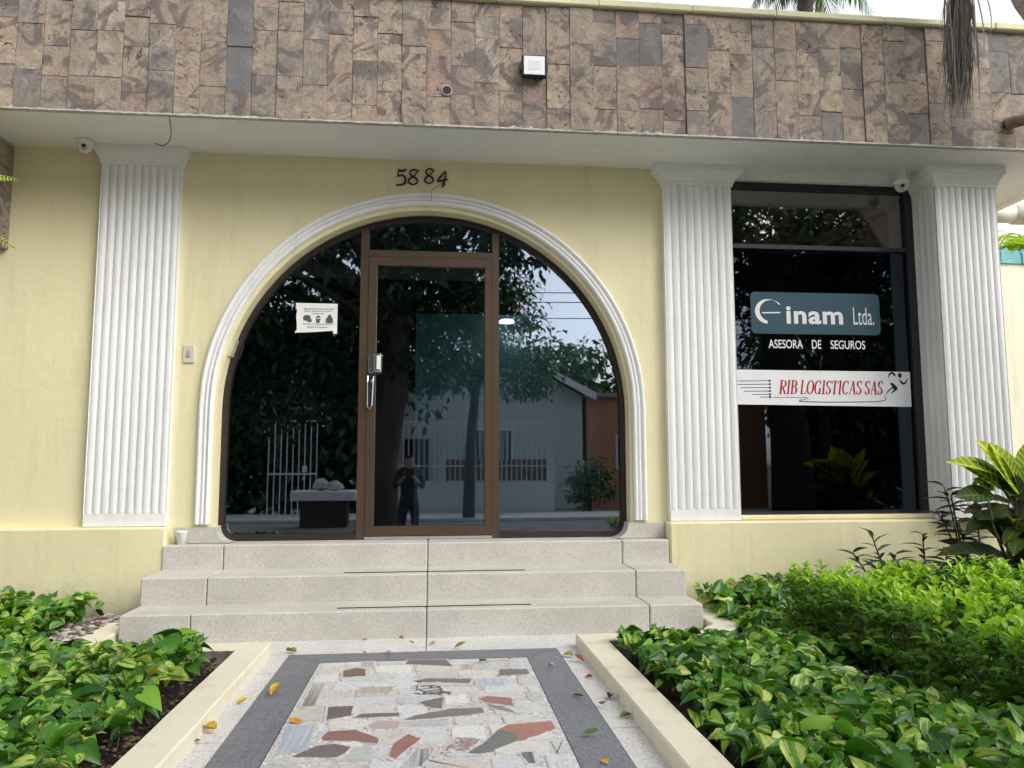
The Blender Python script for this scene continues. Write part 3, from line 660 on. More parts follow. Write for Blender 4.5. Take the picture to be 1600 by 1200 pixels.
mb = MB(); mb.lathe((.615, 6.5, 2.215), [(.065, .0), (.065, .012), (.05, .025), (.02, .03)], (0, 0, 1), 20); tag(mb.build('ceiling_lamp', LAMP), 'small round lit lamp seen through the glass right of the door', 'lamp')

# ------------------------------------------------------------------ lettering
def ribbon(mb, pts, wid, y, mi=0, th=.0015):
    """flat stroke in the XZ plane with a width at each point"""
    n = len(pts); Ls = []; Rs = []
    if not hasattr(wid, '__len__'): wid = [wid] * n
    for i in range(n):
        a, b = pts[max(0, i - 1)], pts[min(n - 1, i + 1)]; dx, dz = b[0] - a[0], b[1] - a[1]; l = math.hypot(dx, dz) or 1
        nx, nz = -dz / l, dx / l; Ls.append((pts[i][0] + nx * wid[i] / 2, pts[i][1] + nz * wid[i] / 2)); Rs.append((pts[i][0] - nx * wid[i] / 2, pts[i][1] - nz * wid[i] / 2))
    for i in range(n - 1):
        v = [(*Rs[i],), (*Rs[i + 1],), (*Ls[i + 1],), (*Ls[i],)]
        mb.add([(p[0], y, p[1]) for p in v], [(0, 1, 2, 3)], mi)
def arc(cx, cz, rx, rz, a0, a1, n=16): return [(cx + rx * math.cos(R(a0 + (a1 - a0) * i / n)), cz + rz * math.sin(R(a0 + (a1 - a0) * i / n))) for i in range(n + 1)]
def disc(mb, cx, cz, r, y, mi=0, rz=None, rot=0): mb.add([(cx + r * math.cos(t) * math.cos(rot) - (rz or r) * math.sin(t) * math.sin(rot), y, cz + r * math.cos(t) * math.sin(rot) + (rz or r) * math.sin(t) * math.cos(rot)) for t in [2 * math.pi * i / 16 for i in range(16)]], [tuple(range(16))], mi)
def poly(mb, pts, y, mi=0): mb.add([(x, y, z) for x, z in pts], [tuple(range(len(pts)))], mi)
SERIF = {   # letters as pen strokes: list of (points, kind), kind s=broad nib by direction
 'R': (.62, [[(.13, 0), (.13, 1)], [(.0, .0), (.27, 0)], [(.0, 1), (.30, 1)], [(.13, .98), (.32, .98)] + arc(.32, .745, .24, .235, 90, -90) + [(.13, .51)], [(.28, .51), (.58, .0)], [(.5, 0), (.68, 0)]]),
 'I': (.30, [[(.15, 0), (.15, 1)], [(.0, 0), (.30, 0)], [(.0, 1), (.30, 1)]]),
 'B': (.60, [[(.13, 0), (.13, 1)], [(0, 0), (.2, 0)], [(0, 1), (.2, 1)], [(.13, .98), (.30, .98)] + arc(.30, .755, .21, .225, 90, -90) + [(.13, .53)], [(.13, .53), (.32, .53)] + arc(.32, .275, .24, .255, 90, -90) + [(.13, .02)]]),
 'L': (.54, [[(.14, 0), (.14, 1)], [(0, 1), (.28, 1)], [(0, .015), (.5, .015)], [(.5, 0), (.53, .24)]]),
 'O': (.66, [arc(.33, .5, .29, .49, 90, 450, 30)]),
 'G': (.66, [arc(.33, .5, .28, .49, 48, 320, 26) + [(.545, .2)], [(.55, .0), (.55, .42)], [(.42, .42), (.66, .42)], [(.555, .98), (.555, .72)]]),
 'S': (.48, [arc(.25, .745, .19, .235, 40, 200, 12) + [(.12, .60), (.36, .42)] + arc(.245, .245, .19, .235, 30, -150, 12), [(.42, .98), (.42, .76)], [(.05, .26), (.05, .02)]]),
 'T': (.58, [[(.29, 0), (.29, 1)], [(.16, 0), (.42, 0)], [(.02, .985), (.56, .985)], [(.03, .98), (.0, .76)], [(.55, .98), (.58, .76)]]),
 'C': (.60, [arc(.33, .5, .28, .49, 45, 315, 26), [(.545, .98), (.545, .70)]]),
 'A': (.64, [[(.07, 0), (.33, 1)], [(.33, 1), (.57, 0)], [(.16, .34), (.50, .34)], [(.0, 0), (.17, 0)], [(.46, 0), (.66, 0)]])}
def serif_text(mb, text, x0, x1, z0, z1, y, mi=0, shear=.2, thick=.135, thin=.045):
    adv = []; x = 0
    for ch in text:
        if ch == ' ': x += .26; continue
        adv.append((ch, x)); x += SERIF[ch][0] + .09
    tot = x - .09 + shear * .9; sx = (x1 - x0) / tot; H = z1 - z0
    for ch, ox in adv:
        for si, stk in enumerate(SERIF[ch][1]):
            pts = [(x0 + (ox + px + shear * pz) * sx, z0 + pz * H) for px, pz in stk]; wd = []
            for i in range(len(stk)):
                a, b = stk[max(0, i - 1)], stk[min(len(stk) - 1, i + 1)]; dx, dz = b[0] - a[0], b[1] - a[1]; l = math.hypot(dx, dz) or 1
                k = abs(dz) / l; k = k ** 1.5
                if ch == 'A' and si == 0: k *= .15
                if ch in 'GSCTL' and si > 0 and len(stk) == 2 and l < .3 and k > .5: k = .1
                wd.append((thin + (thick - thin) * k) * sx * 1.25)
            ribbon(mb, pts, wd, y - .00015 * si, mi)
def text_obj(body, x0, x1, z0, z1, y, mat, parent, name='lettering', bold=0.0, spacing=1.0, word=1.0):
    cu = bpy.data.curves.new(name, 'FONT'); cu.body = body; cu.size = 1; cu.offset = bold; cu.space_character = spacing; cu.space_word = word; cu.resolution_u = 6
    to = bpy.data.objects.new(name, cu); COL.objects.link(to); bpy.context.view_layer.update()
    me = bpy.data.meshes.new_from_object(to.evaluated_get(bpy.context.evaluated_depsgraph_get())); bpy.data.objects.remove(to)
    co = np.empty(len(me.vertices) * 3); me.vertices.foreach_get('co', co); co = co.reshape(-1, 3)
    mn, mxx = co.min(0), co.max(0); nc = np.empty_like(co)
    nc[:, 0] = x0 + (co[:, 0] - mn[0]) / (mxx[0] - mn[0]) * (x1 - x0); nc[:, 2] = z0 + (co[:, 1] - mn[1]) / (mxx[1] - mn[1]) * (z1 - z0); nc[:, 1] = y
    me.vertices.foreach_set('co', nc.ravel()); me.materials.clear(); me.materials.append(mat); me.update(); me.name = name
    o = bpy.data.objects.new(name, me); COL.objects.link(o)
    if parent: o.parent = parent; o.matrix_parent_inverse = Matrix.Translation(-Vector(parent.location))
    return o
# house number 5884, dark pen-drawn figures fixed to the wall
dy = WY - .014
def digit(strokes, x, z, wd, h, lean=0.06):
    mb = MB()
    for pts, ww in strokes:
        ww = list(ww) if hasattr(ww, '__len__') else [ww] * len(pts)
        for _ in range(2):
            if len(pts) > 2:
                q4 = [(*p, k) for p, k in zip(pts, ww)]; o4 = [q4[0]]
                for a4, b4 in zip(q4[:-1], q4[1:]): o4 += [tuple(.75 * m + .25 * n_ for m, n_ in zip(a4, b4)), tuple(.25 * m + .75 * n_ for m, n_ in zip(a4, b4))]
                o4.append(q4[-1]); pts = [(a, b) for a, b, _k in o4]; ww = [k for _a, _b, k in o4]
        pp = [(x + (a + lean * b) * wd, z + b * h) for a, b in pts]; w_ = [k * h * .84 for k in (ww if hasattr(ww, '__len__') else [ww] * len(pp))]
        n = len(pp)
        for yy in (dy, WY - .001):
            pass
        # build as thick ribbon
        Ls, Rs = [], []
        for i in range(n):
            a, b = pp[max(0, i - 1)], pp[min(n - 1, i + 1)]; dx, dz = b[0] - a[0], b[1] - a[1]; l = math.hypot(dx, dz) or 1
            Ls.append((pp[i][0] - dz / l * w_[i] / 2, pp[i][1] + dx / l * w_[i] / 2)); Rs.append((pp[i][0] + dz / l * w_[i] / 2, pp[i][1] - dx / l * w_[i] / 2))
        vs = [(*[Ls[i][0]], dy, Ls[i][1]) for i in range(n)] + [(Rs[i][0], dy, Rs[i][1]) for i in range(n)] + [(Ls[i][0], WY, Ls[i][1]) for i in range(n)] + [(Rs[i][0], WY, Rs[i][1]) for i in range(n)]
        fs = []
        for i in range(n - 1): fs += [(n + i, n + i + 1, i + 1, i), (i, i + 1, 2 * n + i + 1, 2 * n + i), (n + i + 1, n + i, 3 * n + i, 3 * n + i + 1)]
        fs += [(0, 2 * n, 3 * n, n), (n - 1, 2 * n - 1, 4 * n - 1, 3 * n - 1)]
        mb.add(vs, fs)
    return mb.build('house_number_digit', BLACKL, B)
five = [([(.16, .98), (.10, .52)], .07), ([(.12, .94), (.4, .86), (.78, .92), (.9, 1.0)], [.10, .12, .10, .07]), ([(.1, .54), (.3, .62)] + arc(.42, .34, .46, .30, 85, -75, 14) + [(.3, .04), (.0, .0)], [.05, .06] + [.07 + .07 * math.sin(math.pi * i / 14) for i in range(15)] + [.07, .10])]
eight = [([(.98, .96), (.5, .52)], .06), ([(.80, .93), (.55, .98), (.30, .94), (.12, .80), (.2, .66), (.5, .51), (.78, .42), (.92, .28), (.86, .12), (.6, .03), (.4, .02), (.16, .10), (.04, .26), (.2, .42), (.5, .53)], [.09, .07, .07, .10, .11, .10, .11, .12, .10, .07, .07, .11, .12, .10, .06])]
four = [([(.72, 1.0), (.5, .78), (.06, .42), (.10, .36), (.5, .40), (.98, .50)], [.05, .09, .11, .09, .09, .10]), ([(.70, .99), (.84, .93), (.78, .6), (.66, .2), (.58, .0)], [.08, .09, .08, .13, .10]), ([(.70, .22), (.84, .18)], [.06, .03])]
digit(five, -.283, 3.025, .075, .125); digit(eight, -.202, 3.033, .080, .118); digit(eight, -.085, 3.046, .076, .115); digit(four, .006, 3.022, .08, .122)

# teal name plate on the window
SY = wy - .004
plate = thing('name_plate', 'dark teal rounded plate lettered Finam Ltda. on the right hand window', 'sign', (2.89, SY, 2.0))
def rrect(x0, x1, z0, z1, r, n=6):
    p = []
    for cx, cz, a in ((x1 - r, z0 + r, -90), (x1 - r, z1 - r, 0), (x0 + r, z1 - r, 90), (x0 + r, z0 + r, 180)): p += arc(cx, cz, r, r, a, a + 90, n)
    return p
mb = MB(); mb.prism_y(rrect(2.377, 3.404, 1.988, 2.308, .035), SY - .002, SY + .003); mb.build('panel', TEALP, plate)
mb = MB(); ly = SY - .0035
n = 26; cr = arc(2.512, 2.160, .092, .090, 28, 268, n)
cr = [(2.505 + .10 * math.cos(R(a)), 2.158 + .092 * math.sin(R(a))) for a in [20 + 245 * i / n for i in range(n + 1)]]
outer = [(2.512 + .103 * math.cos(R(a)), 2.158 + .095 * math.sin(R(a))) for a in [32 + 233 * i / n for i in range(n + 1)]]
inner = [(2.537 + .092 * math.cos(R(a)), 2.163 + .083 * math.sin(R(a))) for a in [38 + 212 * i / n for i in range(n + 1)]]
for i in range(n): poly(mb, [outer[i], outer[i + 1], inner[i + 1], inner[i]], ly)
poly(mb, [(2.466, 2.142), (2.607, 2.146), (2.607, 2.156), (2.462, 2.152)], ly - .0004)
mb.build('emblem', VINYLW, plate)
text_obj('inam', 2.654, 3.105, 2.065, 2.20, ly, VINYLW, plate, bold=.028, spacing=1.08)
text_obj('Ltda.', 3.188, 3.355, 2.066, 2.20, ly, VINYLW, plate)
let = thing('window_lettering', 'white words ASESORA DE SEGUROS stuck on dark window glass below the teal plate', 'lettering', (2.89, SY, 1.88))
for wd_, xa, xb in (('ASESORA', 2.508, 2.778), ('DE', 2.850, 2.924), ('SEGUROS', 2.998, 3.275)): text_obj(wd_, xa, xb, 1.878, 1.944, SY, VINYLW, let, 'word', .008)
ban = thing('banner', 'white strip with red RIB LOGISTICAS SAS lettering and a running figure', 'sign', (2.92, SY, 1.45))
mb = MB(); mb.prism_y([(2.222, 1.452), (3.622, 1.440), (3.624, 1.708), (2.222, 1.712)], SY - .001, SY + .003); mb.build('strip', VINYLW, ban)
bx = lambda u: 2.222 + (u - 120) / (1440 - 120) * 1.402
bz = lambda u, v: 1.712 - (v - (688 + (u - 120) * .013)) / 256 * .262
P_ = lambda u, v: (bx(u), bz(u, v))
by = SY - .0025
mb = MB(); serif_text(mb, 'RIB LOGISTICAS SAS', bx(452), bx(1232), bz(800, 872), bz(800, 772), by, 0, .2); mb.build('lettering', VINYLR, ban)
mb = MB()
for xa, v in ((124, 772), (130, 797), (172, 822), (195, 847), (257, 871), (312, 891)):
    ribbon(mb, [P_(xa, v), P_(385, v - 1)], .0045, by); disc(mb, *P_(386, v), .0085, by - .0004)
ribbon(mb, [P_(410, 893), P_(520, 893), P_(655, 897), P_(668, 901), P_(640, 910), P_(600, 916), P_(598, 922), P_(640, 926), P_(760, 931), P_(1000, 932), P_(1180, 931), P_(1235, 922), P_(1248, 906), P_(1236, 895), P_(1240, 885)], [.0035] * 4 + [.004, .005, .007, .006, .006, .006, .006, .006, .007, .006, .006, .006, .006][:11], by)
poly(mb, [P_(1236, 893), P_(1262, 850), P_(1300, 820), P_(1285, 800), P_(1288, 788), P_(1310, 795), P_(1338, 825), P_(1338, 840), P_(1310, 860), P_(1288, 872), P_(1290, 864), P_(1312, 842), P_(1300, 832), P_(1270, 855)], by)
disc(mb, *P_(1361, 735), .0155, by, 0, .019)
ribbon(mb, [P_(1274, 752), P_(1280, 730), P_(1296, 716), P_(1312, 720), P_(1328, 740)], [.005, .013, .018, .020, .010], by)
ribbon(mb, [P_(1358, 764), P_(1366, 784), P_(1384, 798), P_(1402, 790), P_(1418, 760)], [.006, .015, .018, .013, .004], by)
mb.build('emblem', BLACKL, ban)

# paper notice inside the left sidelight
NY = GY - .004
note = thing('paper_notice', 'torn white paper notice with three pictograms taped to the left glass', 'notice', (-.85, NY, 1.95))
nx = lambda u: -.998 + (u - 160) / (487 - 160) * .297
nzz = lambda v: 2.178 - (v - 158) / (404 - 158) * .223
N_ = lambda u, v: (nx(u), nzz(v))
mb = MB(); mb.prism_y([N_(*p) for p in [(160, 402), (172, 398), (300, 392), (440, 380), (455, 378), (456, 403), (487, 403), (487, 160), (300, 159), (162, 158), (161, 208), (172, 211), (165, 270), (172, 330), (172, 380), (160, 384)]], NY - .001, NY + .002); mb.build('sheet', PAPER, note)
GREYINK = plain('printed_ink', (.10, .10, .11), .7)
for i, (tx, u0, u1, v0, v1) in enumerate((('Agradecemos a todo el personal', 226, 458, 196, 215), ('quitarse elementos como casco y', 228, 452, 216, 232), ('ingresar con:', 292, 384, 236, 252), ('Por favor no ingrese de casco al', 220, 450, 320, 338), ('ingresar a la empresa.', 252, 412, 344, 362))):
    text_obj(tx, nx(u0), nx(u1), nzz(v1), nzz(v0), NY - .0022, GREYINK, note, 'lettering', .01)
mb = MB(); iy = NY - .0022
poly(mb, [N_(*p) for p in [(222, 298), (219, 275), (228, 260), (250, 254), (272, 260), (280, 276), (278, 286), (290, 296), (284, 313), (262, 312), (250, 303)]], iy); mb.build('pictogram', GREYINK, note); mb = MB()
poly(mb, [N_(*p) for p in [(322, 318), (318, 280), (326, 262), (340, 258), (354, 266), (356, 284), (350, 300), (350, 318)]], iy)
poly(mb, [N_(*p) for p in [(324, 284), (326, 276), (352, 276), (352, 284)]], iy - .0005, 1); mb.build('pictogram', [GREYINK, PAPER], note); mb = MB()
poly(mb, [N_(*p) for p in [(395, 320), (398, 284), (412, 268), (418, 252), (428, 248), (438, 254), (442, 268), (452, 284), (456, 318), (444, 320), (443, 300), (440, 320), (408, 320), (407, 300), (404, 320)]], iy)
mb.build('pictogram', GREYINK, note)

# ------------------------------------------------------------------ fittings
def turret(loc, yaw, label):
    t = thing('security_camera', label, 'camera', loc, 'security cameras under the eaves'); x, y_, z = loc
    d = Vector((math.sin(yaw), -math.cos(yaw), -.35)).normalized(); c = Vector((x, y_, z - .045)); pt = c + d * .040
    mb = MB(); mb.lathe((x, y_, z), [(.050, 0), (.056, -.012), (.052, -.030), (.040, -.042)], (0, 0, 1), 20); mb.build('base', WHITEP, t, True)
    mb = MB(); mb.lathe(c, [(.004, -.045)] + [(.046 * math.cos(R(a)), .046 * math.sin(R(a))) for a in range(-70, 56, 14)] + [(.030, .040), (.028, .036)], d, 20); mb.build('ball', WHITEP, t, True)
    s_ = d.orthogonal().normalized()
    mb = MB(); mb.lathe(c + d * .036 + Vector((0, 0, .006)), [(.013, 0), (.012, .010), (.002, .014)], d, 16); mb.build('lens', BLACKP, t, True)
    mb = MB(); mb.lathe(c + d * .036 + Vector((0, 0, -.018)), [(.012, 0), (.011, .004), (.002, .006)], d, 14); mb.build('infrared_led', plain('pinkish_led', (.75, .48, .50), .3) if 'pinkish_led' not in MATS else MATS['pinkish_led'], t, True)
turret((-2.385, 5.36, ZS), .25, 'white dome security camera at the top left beside the left pilaster capital')
turret((3.515, 5.36, ZS - .075), -.35, 'white dome security camera at the top corner of the right hand window')
mb = MB(); mb.box(3.49, 3.54, 5.335, 5.385, ZS - .076, ZS - .0); o = mb.build('camera_bracket', WHITEP, None); 
_t = [q_ for q_ in bpy.data.objects if q_.get('category') == 'camera'][-1] if False else [q_ for q_ in bpy.data.objects if q_.get('category') == 'camera' and q_.location.x > 0][0]
o.name = 'bracket'; o.parent = _t; o.matrix_parent_inverse = Matrix.Translation(-_t.location)
fl = thing('floodlight', 'square black LED floodlight with frosted white face on the stone fascia', 'floodlight', (.643, FY, 3.63))
mb = MB(); mb.box(.560, .726, 4.825, 4.865, 3.552, 3.706, bev=.01); mb.box(.60, .686, 4.865, 4.90, 3.58, 3.68); mb.box(.552, .560, 4.835, 4.90, 3.60, 3.66); mb.box(.726, .734, 4.835, 4.90, 3.60, 3.66); mb.tube([(.64, 4.86, 3.56), (.67, 4.86, 3.535), (.70, 4.87, 3.56)], .006, 6); mb.build('housing', BLACKP, fl)
mb = MB(); mb.box(.574, .712, 4.822, 4.8262, 3.566, 3.692); mb.build('diffuser', plain('frosted_diffuser', (.78, .80, .80), .25, .5, 0, .03), fl)
mb = MB(); mb.box(.602, .684, 4.8205, 4.8225, 3.598, 3.660); mb.build('led_plate', plain('led_plate_grey', (.66, .69, .68), .3, .5, 0, .05), fl)
mb = MB(); mb.lathe((.070, 4.893, 3.455), [(.034, 0), (.034, -.018), (.0305, -.019), (.030, -.016)], (0, 1, 0), 24); 
dp = mb.build('drain_outlet', PVC); tag(dp, 'round grey rimmed pipe outlet flush in the stone fascia left of the floodlight', 'pipe')
mb = MB(); mb.lathe((.070, 4.8755, 3.455), [(.0295, 0), (.0295, .003)], (0, 1, 0), 24); o = mb.build('bore_shade', BLACKP); o.parent = dp  # flat black disc painted in for the shade inside the pipe
mb = MB(); mb.tube([(4.03, 4.895, 3.405), (4.16, 4.72, 3.40), (4.50, 4.30, 3.40)], .042, 14); tag(mb.build('waste_pipe', RUSTY), 'brown pipe poking out of the stone fascia at the far right', 'pipe')
mb = MB(); mb.tube([(4.72, 6.2, 3.205), (5.12, 6.2, 3.205)], .078, 18, 0); mb.tube([(5.10, 6.2, 3.205), (5.30, 6.2, 3.205)], .088, 18, 0); mb.tube([(5.29, 6.2, 3.205), (6.2, 6.2, 3.20)], .078, 18, 0); tag(mb.build('gutter_pipe', PVC, None, True), 'thick pale plastic pipe under the eave right of the fluted column', 'pipe')
sw = thing('bell_switch', 'small ivory bell switch plate between left pilaster and arch', 'switch', (-1.682, WY, 1.77))
mb = MB(); mb.box(-1.722, -1.645, WY - .012, WY, 1.712, 1.838, bev=.004); mb.build('plate', IVORY, sw)
mb = MB(); mb.box(-1.697, -1.67, WY - .019, WY - .012, 1.752, 1.798, bev=.003); mb.build('button', plain('aged_plastic', (.42, .39, .33), .5), sw)
ch = thing('entry_chime', 'ribbed ivory chime box on the left reveal of the arch', 'chime', (AX - AR + .072, 5.575, 1.83))
mb = MB()
for k in range(6): mb.box(0, .016, -.036, .036, -.058 + k * .02, -.058 + k * .02 + .013, bev=.002)
mb.box(-.01, .010, -.038, .038, -.064, .064)
o = mb.build('grille', plain('aged_ivory', (.52, .48, .38), .6), ch); o.matrix_parent_inverse = Matrix(); o.rotation_euler = (0, R(17), 0)
cup = MB(); cup.lathe((-1.665, 5.44, .485), [(.024, 0), (.034, .084), (.036, .086), (.034, .088), (.031, .086), (.0225, .008)], (0, 0, 1), 24); tag(cup.build('paper_cup', PAPER, None, True), 'small white paper cup left on the top step beside the wall', 'cup')
def smooth(p, k=2):
    for _ in range(k):
        o = [p[0]]
        for a, b in zip(p[:-1], p[1:]): o += [tuple(.75 * m + .25 * n for m, n in zip(a, b)), tuple(.25 * m + .75 * n for m, n in zip(a, b))]
        p = o + [p[-1]]
    return p
wr = MB(); wr.tube(smooth([(-1.69, 4.93, 3.215), (-1.70, 5.0, 3.17), (-1.725, 5.08, 3.13), (-1.78, 5.12, 3.10), (-1.84, 5.12, 3.12)]), .0028, 6); tag(wr.build('loose_wire', BLACKP), 'thin dark loose wire dangling from the soffit above the left pilaster', 'wire')
wr = MB(); wr.tube(smooth([(.055, WY - .012, 3.06), (.02, WY - .012, 3.03), (-.03, WY - .03, 2.985), (-.025, WY - .042, 2.95), (-.03, WY - .05, 2.90)]), .0020, 5); tag(wr.build('loose_wire', plain('red_brown_wire', (.30, .12, .06), .6)), 'thin reddish wire hanging from the house number 4 onto the arch', 'wire')


# ------------------------------------------------------------------ foliage
def tpl(rows, fold=.18, droop=.25, heart=0.0, curl=0.0):
    """leaf blade: rows of (v along, half width); three points per row"""
    V, U = [], []
    for v, wd in rows:
        for sx in (-1, 0, 1):
            vv = v - (heart if (v == rows[0][0] and sx != 0) else 0)
            V.append((sx * wd, vv, fold * abs(sx) * wd * 1.6 - droop * v * v - curl * abs(sx) * wd * v)); U.append((.5 + sx * .5 * min(1, wd / max(r[1] for r in rows) + .0), max(0, v)))
    F = []
    for i in range(len(rows) - 1):
        a = i * 3; F += [(a, a + 1, a + 4, a + 3), (a + 1, a + 2, a + 5, a + 4)]
    return np.array(V), np.array(F), np.array(U)
T_POTHOS = tpl([(0, .14), (.06, .29), (.25, .37), (.5, .31), (.75, .17), (.92, .06), (1, .006)], .34, .34, .07)
T_OVAL = tpl([(0, .02), (.2, .20), (.5, .27), (.8, .17), (1, .01)], .35, .22)
T_LANCE = tpl([(0, .015), (.2, .09), (.5, .12), (.8, .065), (1, .005)], .3, .35)
T_CROTON = tpl([(0, .02), (.1, .09), (.25, .165), (.45, .20), (.62, .195), (.8, .145), (.93, .06), (1, .005)], .28, .28)
T_STRIP = tpl([(0, .02), (.3, .045), (.7, .035), (1, .004)], .3, .35)
T_TREE = tpl([(0, .02), (.45, .26), (1, .01)], .2, .2)
def unit(a): return a / np.maximum(1e-9, np.linalg.norm(a, axis=-1, keepdims=True))
class Leaves:
    def __init__(s): s.v, s.f, s.a, s.n = [], [], [], 0
    def add(s, T, P, D, N, S, r, g, wide=1.0):
        V, F, U = T; P = np.asarray(P, float); n = len(P)
        if n == 0: return s
        D = unit(np.asarray(D, float)); X = unit(np.cross(D, np.asarray(N, float))); N = np.cross(X, D); S = np.broadcast_to(S, n)[:, None, None]
        v = P[:, None, :] + S * (X[:, None, :] * V[None, :, 0:1] * wide + D[:, None, :] * V[None, :, 1:2] + N[:, None, :] * V[None, :, 2:3])
        k = len(V); s.v.append(v.reshape(-1, 3)); s.f.append((F[None] + (np.arange(n) * k)[:, None, None] + s.n).reshape(-1, 4)); s.n += n * k
        a = np.empty((n, k, 4)); a[:, :, 0] = np.broadcast_to(r, n)[:, None]; a[:, :, 1] = np.broadcast_to(g, n)[:, None]; a[:, :, 2] = U[None, :, 0]; a[:, :, 3] = U[None, :, 1]
        s.a.append(a.reshape(-1, 4)); return s
    def build(s, name, mat, parent=None):
        v = np.concatenate(s.v); f = np.concatenate(s.f); a = np.concatenate(s.a)
        me = bpy.data.meshes.new(name); me.vertices.add(len(v)); me.vertices.foreach_set('co', v.astype(np.float32).ravel())
        me.loops.add(f.size); me.loops.foreach_set('vertex_index', f.astype(np.int32).ravel())
        me.polygons.add(len(f)); me.polygons.foreach_set('loop_start', np.arange(0, f.size, 4, dtype=np.int32)); me.update(calc_edges=True)
        me.polygons.foreach_set('use_smooth', [True] * len(f))
        at = me.attributes.new('leaf', 'FLOAT_COLOR', 'POINT'); at.data.foreach_set('color', np.clip(a, 0, 1).astype(np.float32).ravel())
        me.materials.append(mat); me.validate(); me.update(); o = bpy.data.objects.new(name, me); COL.objects.link(o)
        if parent: o.parent = parent; o.matrix_parent_inverse = Matrix.Translation(-Vector(parent.location))
        return o
U_ = lambda n, a, b: rng.uniform(a, b, n)

def pothos_bed(name, label, region, n, hfun):
    lv = Leaves(); P = []
    x0, x1, y0, y1 = region
    while len(P) < n:
        x, y = rng.uniform(x0, x1), rng.uniform(y0, y1)
        h = hfun(x, y)
        if h > 0: P.append((x, y, .02 + h * rng.uniform(.25, 1.0) ** .8))
    P = np.array(P); az = U_(n, 0, 2 * np.pi)
    D = np.stack([np.cos(az), np.sin(az) - .25, U_(n, -.75, .35)], -1)
    N = np.stack([U_(n, -.75, .75), U_(n, -1.05, .45), U_(n, .55, 1.1)], -1)
    S = U_(n, .048, .092) * np.where(rng.random(n) < .12, 1.45, 1)
    T2 = tpl([(0, .10), (.08, .24), (.3, .33), (.55, .26), (.8, .12), (1, .006)], .75, .15, .05)
    hf = rng.random(n) < .35
    lv.add(T2, P[hf], D[hf] + np.array([0, 0, .35]), N[hf], S[hf], rng.beta(2, 2.2, hf.sum()), rng.random(hf.sum()))
    P0, P, D, N, S = P, P[~hf], D[~hf], N[~hf], S[~hf]; n0, n = n, int((~hf).sum()); D = D + np.where(rng.random(n) < .25, 1, 0)[:, None] * np.array([0, -.1, .8])
    lv.add(T_POTHOS, P, D, N, S, rng.beta(1.5, 1.9, n), rng.random(n), U_(n, .85, 1.15)[:, None, None])
    o = lv.build(name, POTHOS); tag(o, label, 'ground cover', None, 'stuff')
    mb = MB()
    P, n = P0, n0
    for i in range(0, n, 7):
        p = Vector(P[i]); d = Vector((rng.uniform(-.07, .07), rng.uniform(-.03, .07), 0)); mb.tube([p + d + Vector((0, 0, -p.z)), p + d * .4 + Vector((0, 0, -p.z * .35)), p], [.003, .0024, .0018], 4, 0, False)
    s_ = mb.build('stems', STEM, None, True); s_.parent = o; s_.name = 'petiole'; s_['kind'] = 'stuff'
    return o
def wob(a, b, s=1.0): return .5 + .25 * math.sin(a * 3.7 * s + 1.3 * b) + .25 * math.sin(b * 4.9 * s - 2.1 * a)
def h_left(x, y):
    edge = -1.055 - .09 * wob(x * 2, y * 2) - .10 * max(0, 3.1 - y) 
    if x > edge or y > 5.33: return 0
    if y > 4.20 and x > -1.88 and y < 5.4: return 0
    if 4.2 < y < 4.42 and x > -1.95: return 0
    if y > 4.4 and x > -2.12 - .1 * wob(x, y): return 0
    return .06 + .12 * wob(x, y) + .03 * min(1, (edge - x) * 3) + (.06 if y > 4.9 else 0)
def h_right(x, y):
    edge = .975 + .05 * wob(x * 2, y * 2)
    if x < edge or y > 5.33: return 0
    if y > 4.20 and x < 1.80: return 0
    if (x - 1.93) ** 2 / .03 + (y - 3.45) ** 2 / .05 < 1: return 0
    if 2.2 < x < 3.3 and 2.75 < y < 4.35: return 0 if rng.random() < .6 else .05
    return .05 + .11 * wob(x + 3, y) + (.05 if y > 4.8 else 0)
pothos_bed('pothos_bed', 'dense variegated heart shaped ground cover leaves left of the path', (-3.9, -1.1, 1.9, 5.35), 7200, h_left)
pothos_bed('pothos_bed', 'dense variegated heart shaped ground cover leaves right of the path', (1.0, 4.3, 1.9, 5.35), 9800, h_right)

